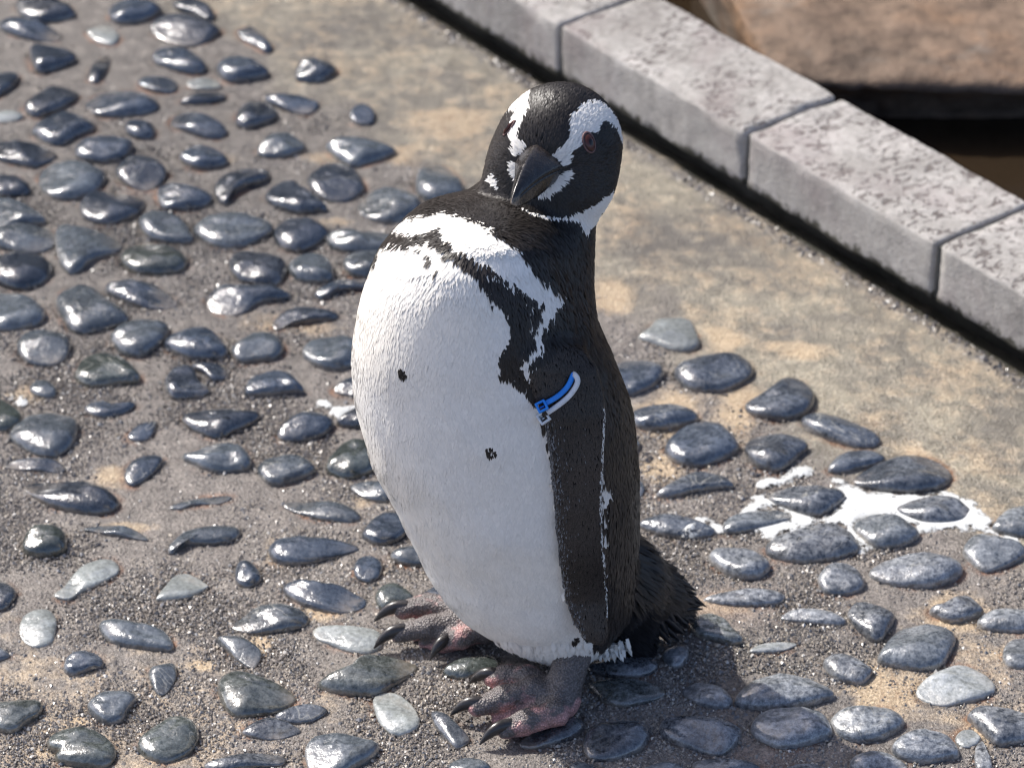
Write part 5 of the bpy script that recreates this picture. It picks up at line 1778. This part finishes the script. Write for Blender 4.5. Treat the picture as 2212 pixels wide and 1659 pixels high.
def zm(x, y):
    return (x * 1000 / 2212 + 2300) * SRC, (y * 1000 / 2212 + 1700) * SRC


def zj(x, y):
    return (x * 1000 / 2212 + 2930) * SRC, (y * 1000 / 2212 + 1400) * SRC


def splash(name, pts, label, z=0.0012, th=0.0012, st=0.0022):
    P = at_z(np.array([p_[0] for p_ in pts]), np.array([p_[1] for p_ in pts]), z)[:, :2]
    ring = catmull(P, 10 * len(pts))
    c_ = ring.mean(0)
    xs = np.arange(ring[:, 0].min() - 0.008, ring[:, 0].max() + 0.008, st); ys = np.arange(ring[:, 1].min() - 0.008, ring[:, 1].max() + 0.008, st)
    XX, YY_ = np.meshgrid(xs, ys, indexing='ij')
    x_, y_ = XX.ravel(), YY_.ravel()
    d_ = seg_dist(ring[::2], x_, y_)
    d_ = np.where(inside(ring, x_, y_), -d_, d_)
    q = grid_faces(len(xs), len(ys))
    q = q[(d_[q] < 0.0035).all(1)]
    used = np.unique(q)
    mp_ = np.full(len(x_), -1); mp_[used] = np.arange(len(used))
    x_, y_, d_ = x_[used], y_[used], d_[used]
    bulge_ = np.clip(-d_ / 0.004, -1, 1)
    V = np.stack([x_ - c_[0], y_ - c_[1], z + th * bulge_], -1)
    me = mesh_np(name, V, [mp_[q]])
    if me.polygons[0].normal.z < 0:
        me.flip_normals()
    fattr(me, 'thick', np.clip(0.16 - d_ / 0.017, 0, 0.8))
    o = obj(name, me, guano_m, None, (c_[0], c_[1], 0))
    return tag(o, label, 'dropping', 'penguin droppings on the ground')


splash('dropping', [zm(*p_) for p_ in [(1040, 745), (1100, 650), (1170, 590), (1290, 510), (1300, 440), (1400, 420), (1345, 340), (1420, 290), (1560, 290), (1640, 210), (1760, 200), (1800, 240), (1740, 290), (1650, 330), (1540, 350), (1440, 410),
        (1440, 470), (1560, 540), (1720, 600), (1850, 625), (1960, 590), (2080, 470), (2040, 400), (1960, 330), (1990, 290)]]
       + [zj(*p_) for p_ in [(640, 960), (760, 1020), (900, 1070), (1100, 1095), (1350, 1100), (1520, 1070), (1700, 1120), (1850, 1200), (1900, 1290), (2000, 1300), (1930, 1390), (2020, 1440), (2200, 1480), (2200, 1530), (2050, 1480), (1900, 1420), (1700, 1400),
        (1500, 1400), (1330, 1420), (1290, 1400), (1150, 1310), (960, 1280), (840, 1290), (770, 1370), (830, 1470), (930, 1560), (820, 1590), (770, 1480), (700, 1400), (560, 1360), (420, 1370), (250, 1430), (60, 1470), (-60, 1420), (-180, 1380), (-120, 1320), (60, 1340), (220, 1290), (100, 1200), (-60, 1260), (-250, 1330)]],
       'large white liquid dropping spread between the wet pebbles')
splash('dropping', [zm(*p_) for p_ in [(830, 640), (900, 625), (980, 660), (1060, 720), (1050, 755), (980, 735), (900, 690)]], 'small white streak beside the large dropping', st=0.0014)
splash('dropping', [zm(*p_) for p_ in [(705, 740), (740, 700), (800, 680), (828, 690), (815, 750), (770, 775), (720, 770)]], 'thick white blob of dropping on top of a pebble', 0.0065, 0.0030, 0.0012)
splash('dropping', [((x_ * .4525 + 0) * SRC, (y_ * .4525 + 1400) * SRC) for x_, y_ in [(85, 285), (150, 265), (215, 265), (228, 295), (200, 330), (150, 330), (130, 305)]], 'small white dropping on a bare tan patch of concrete', st=0.0012)
splash('dropping', [((x_ * .4525 + 800) * SRC, (y_ * .4525 + 1400) * SRC) for x_, y_ in [(920, 320), (1000, 295), (1060, 340), (1150, 345), (1260, 340), (1270, 370), (1180, 390), (1110, 450), (1040, 430), (1000, 370)]], 'white dropping smeared beside a dark pebble by the belly')
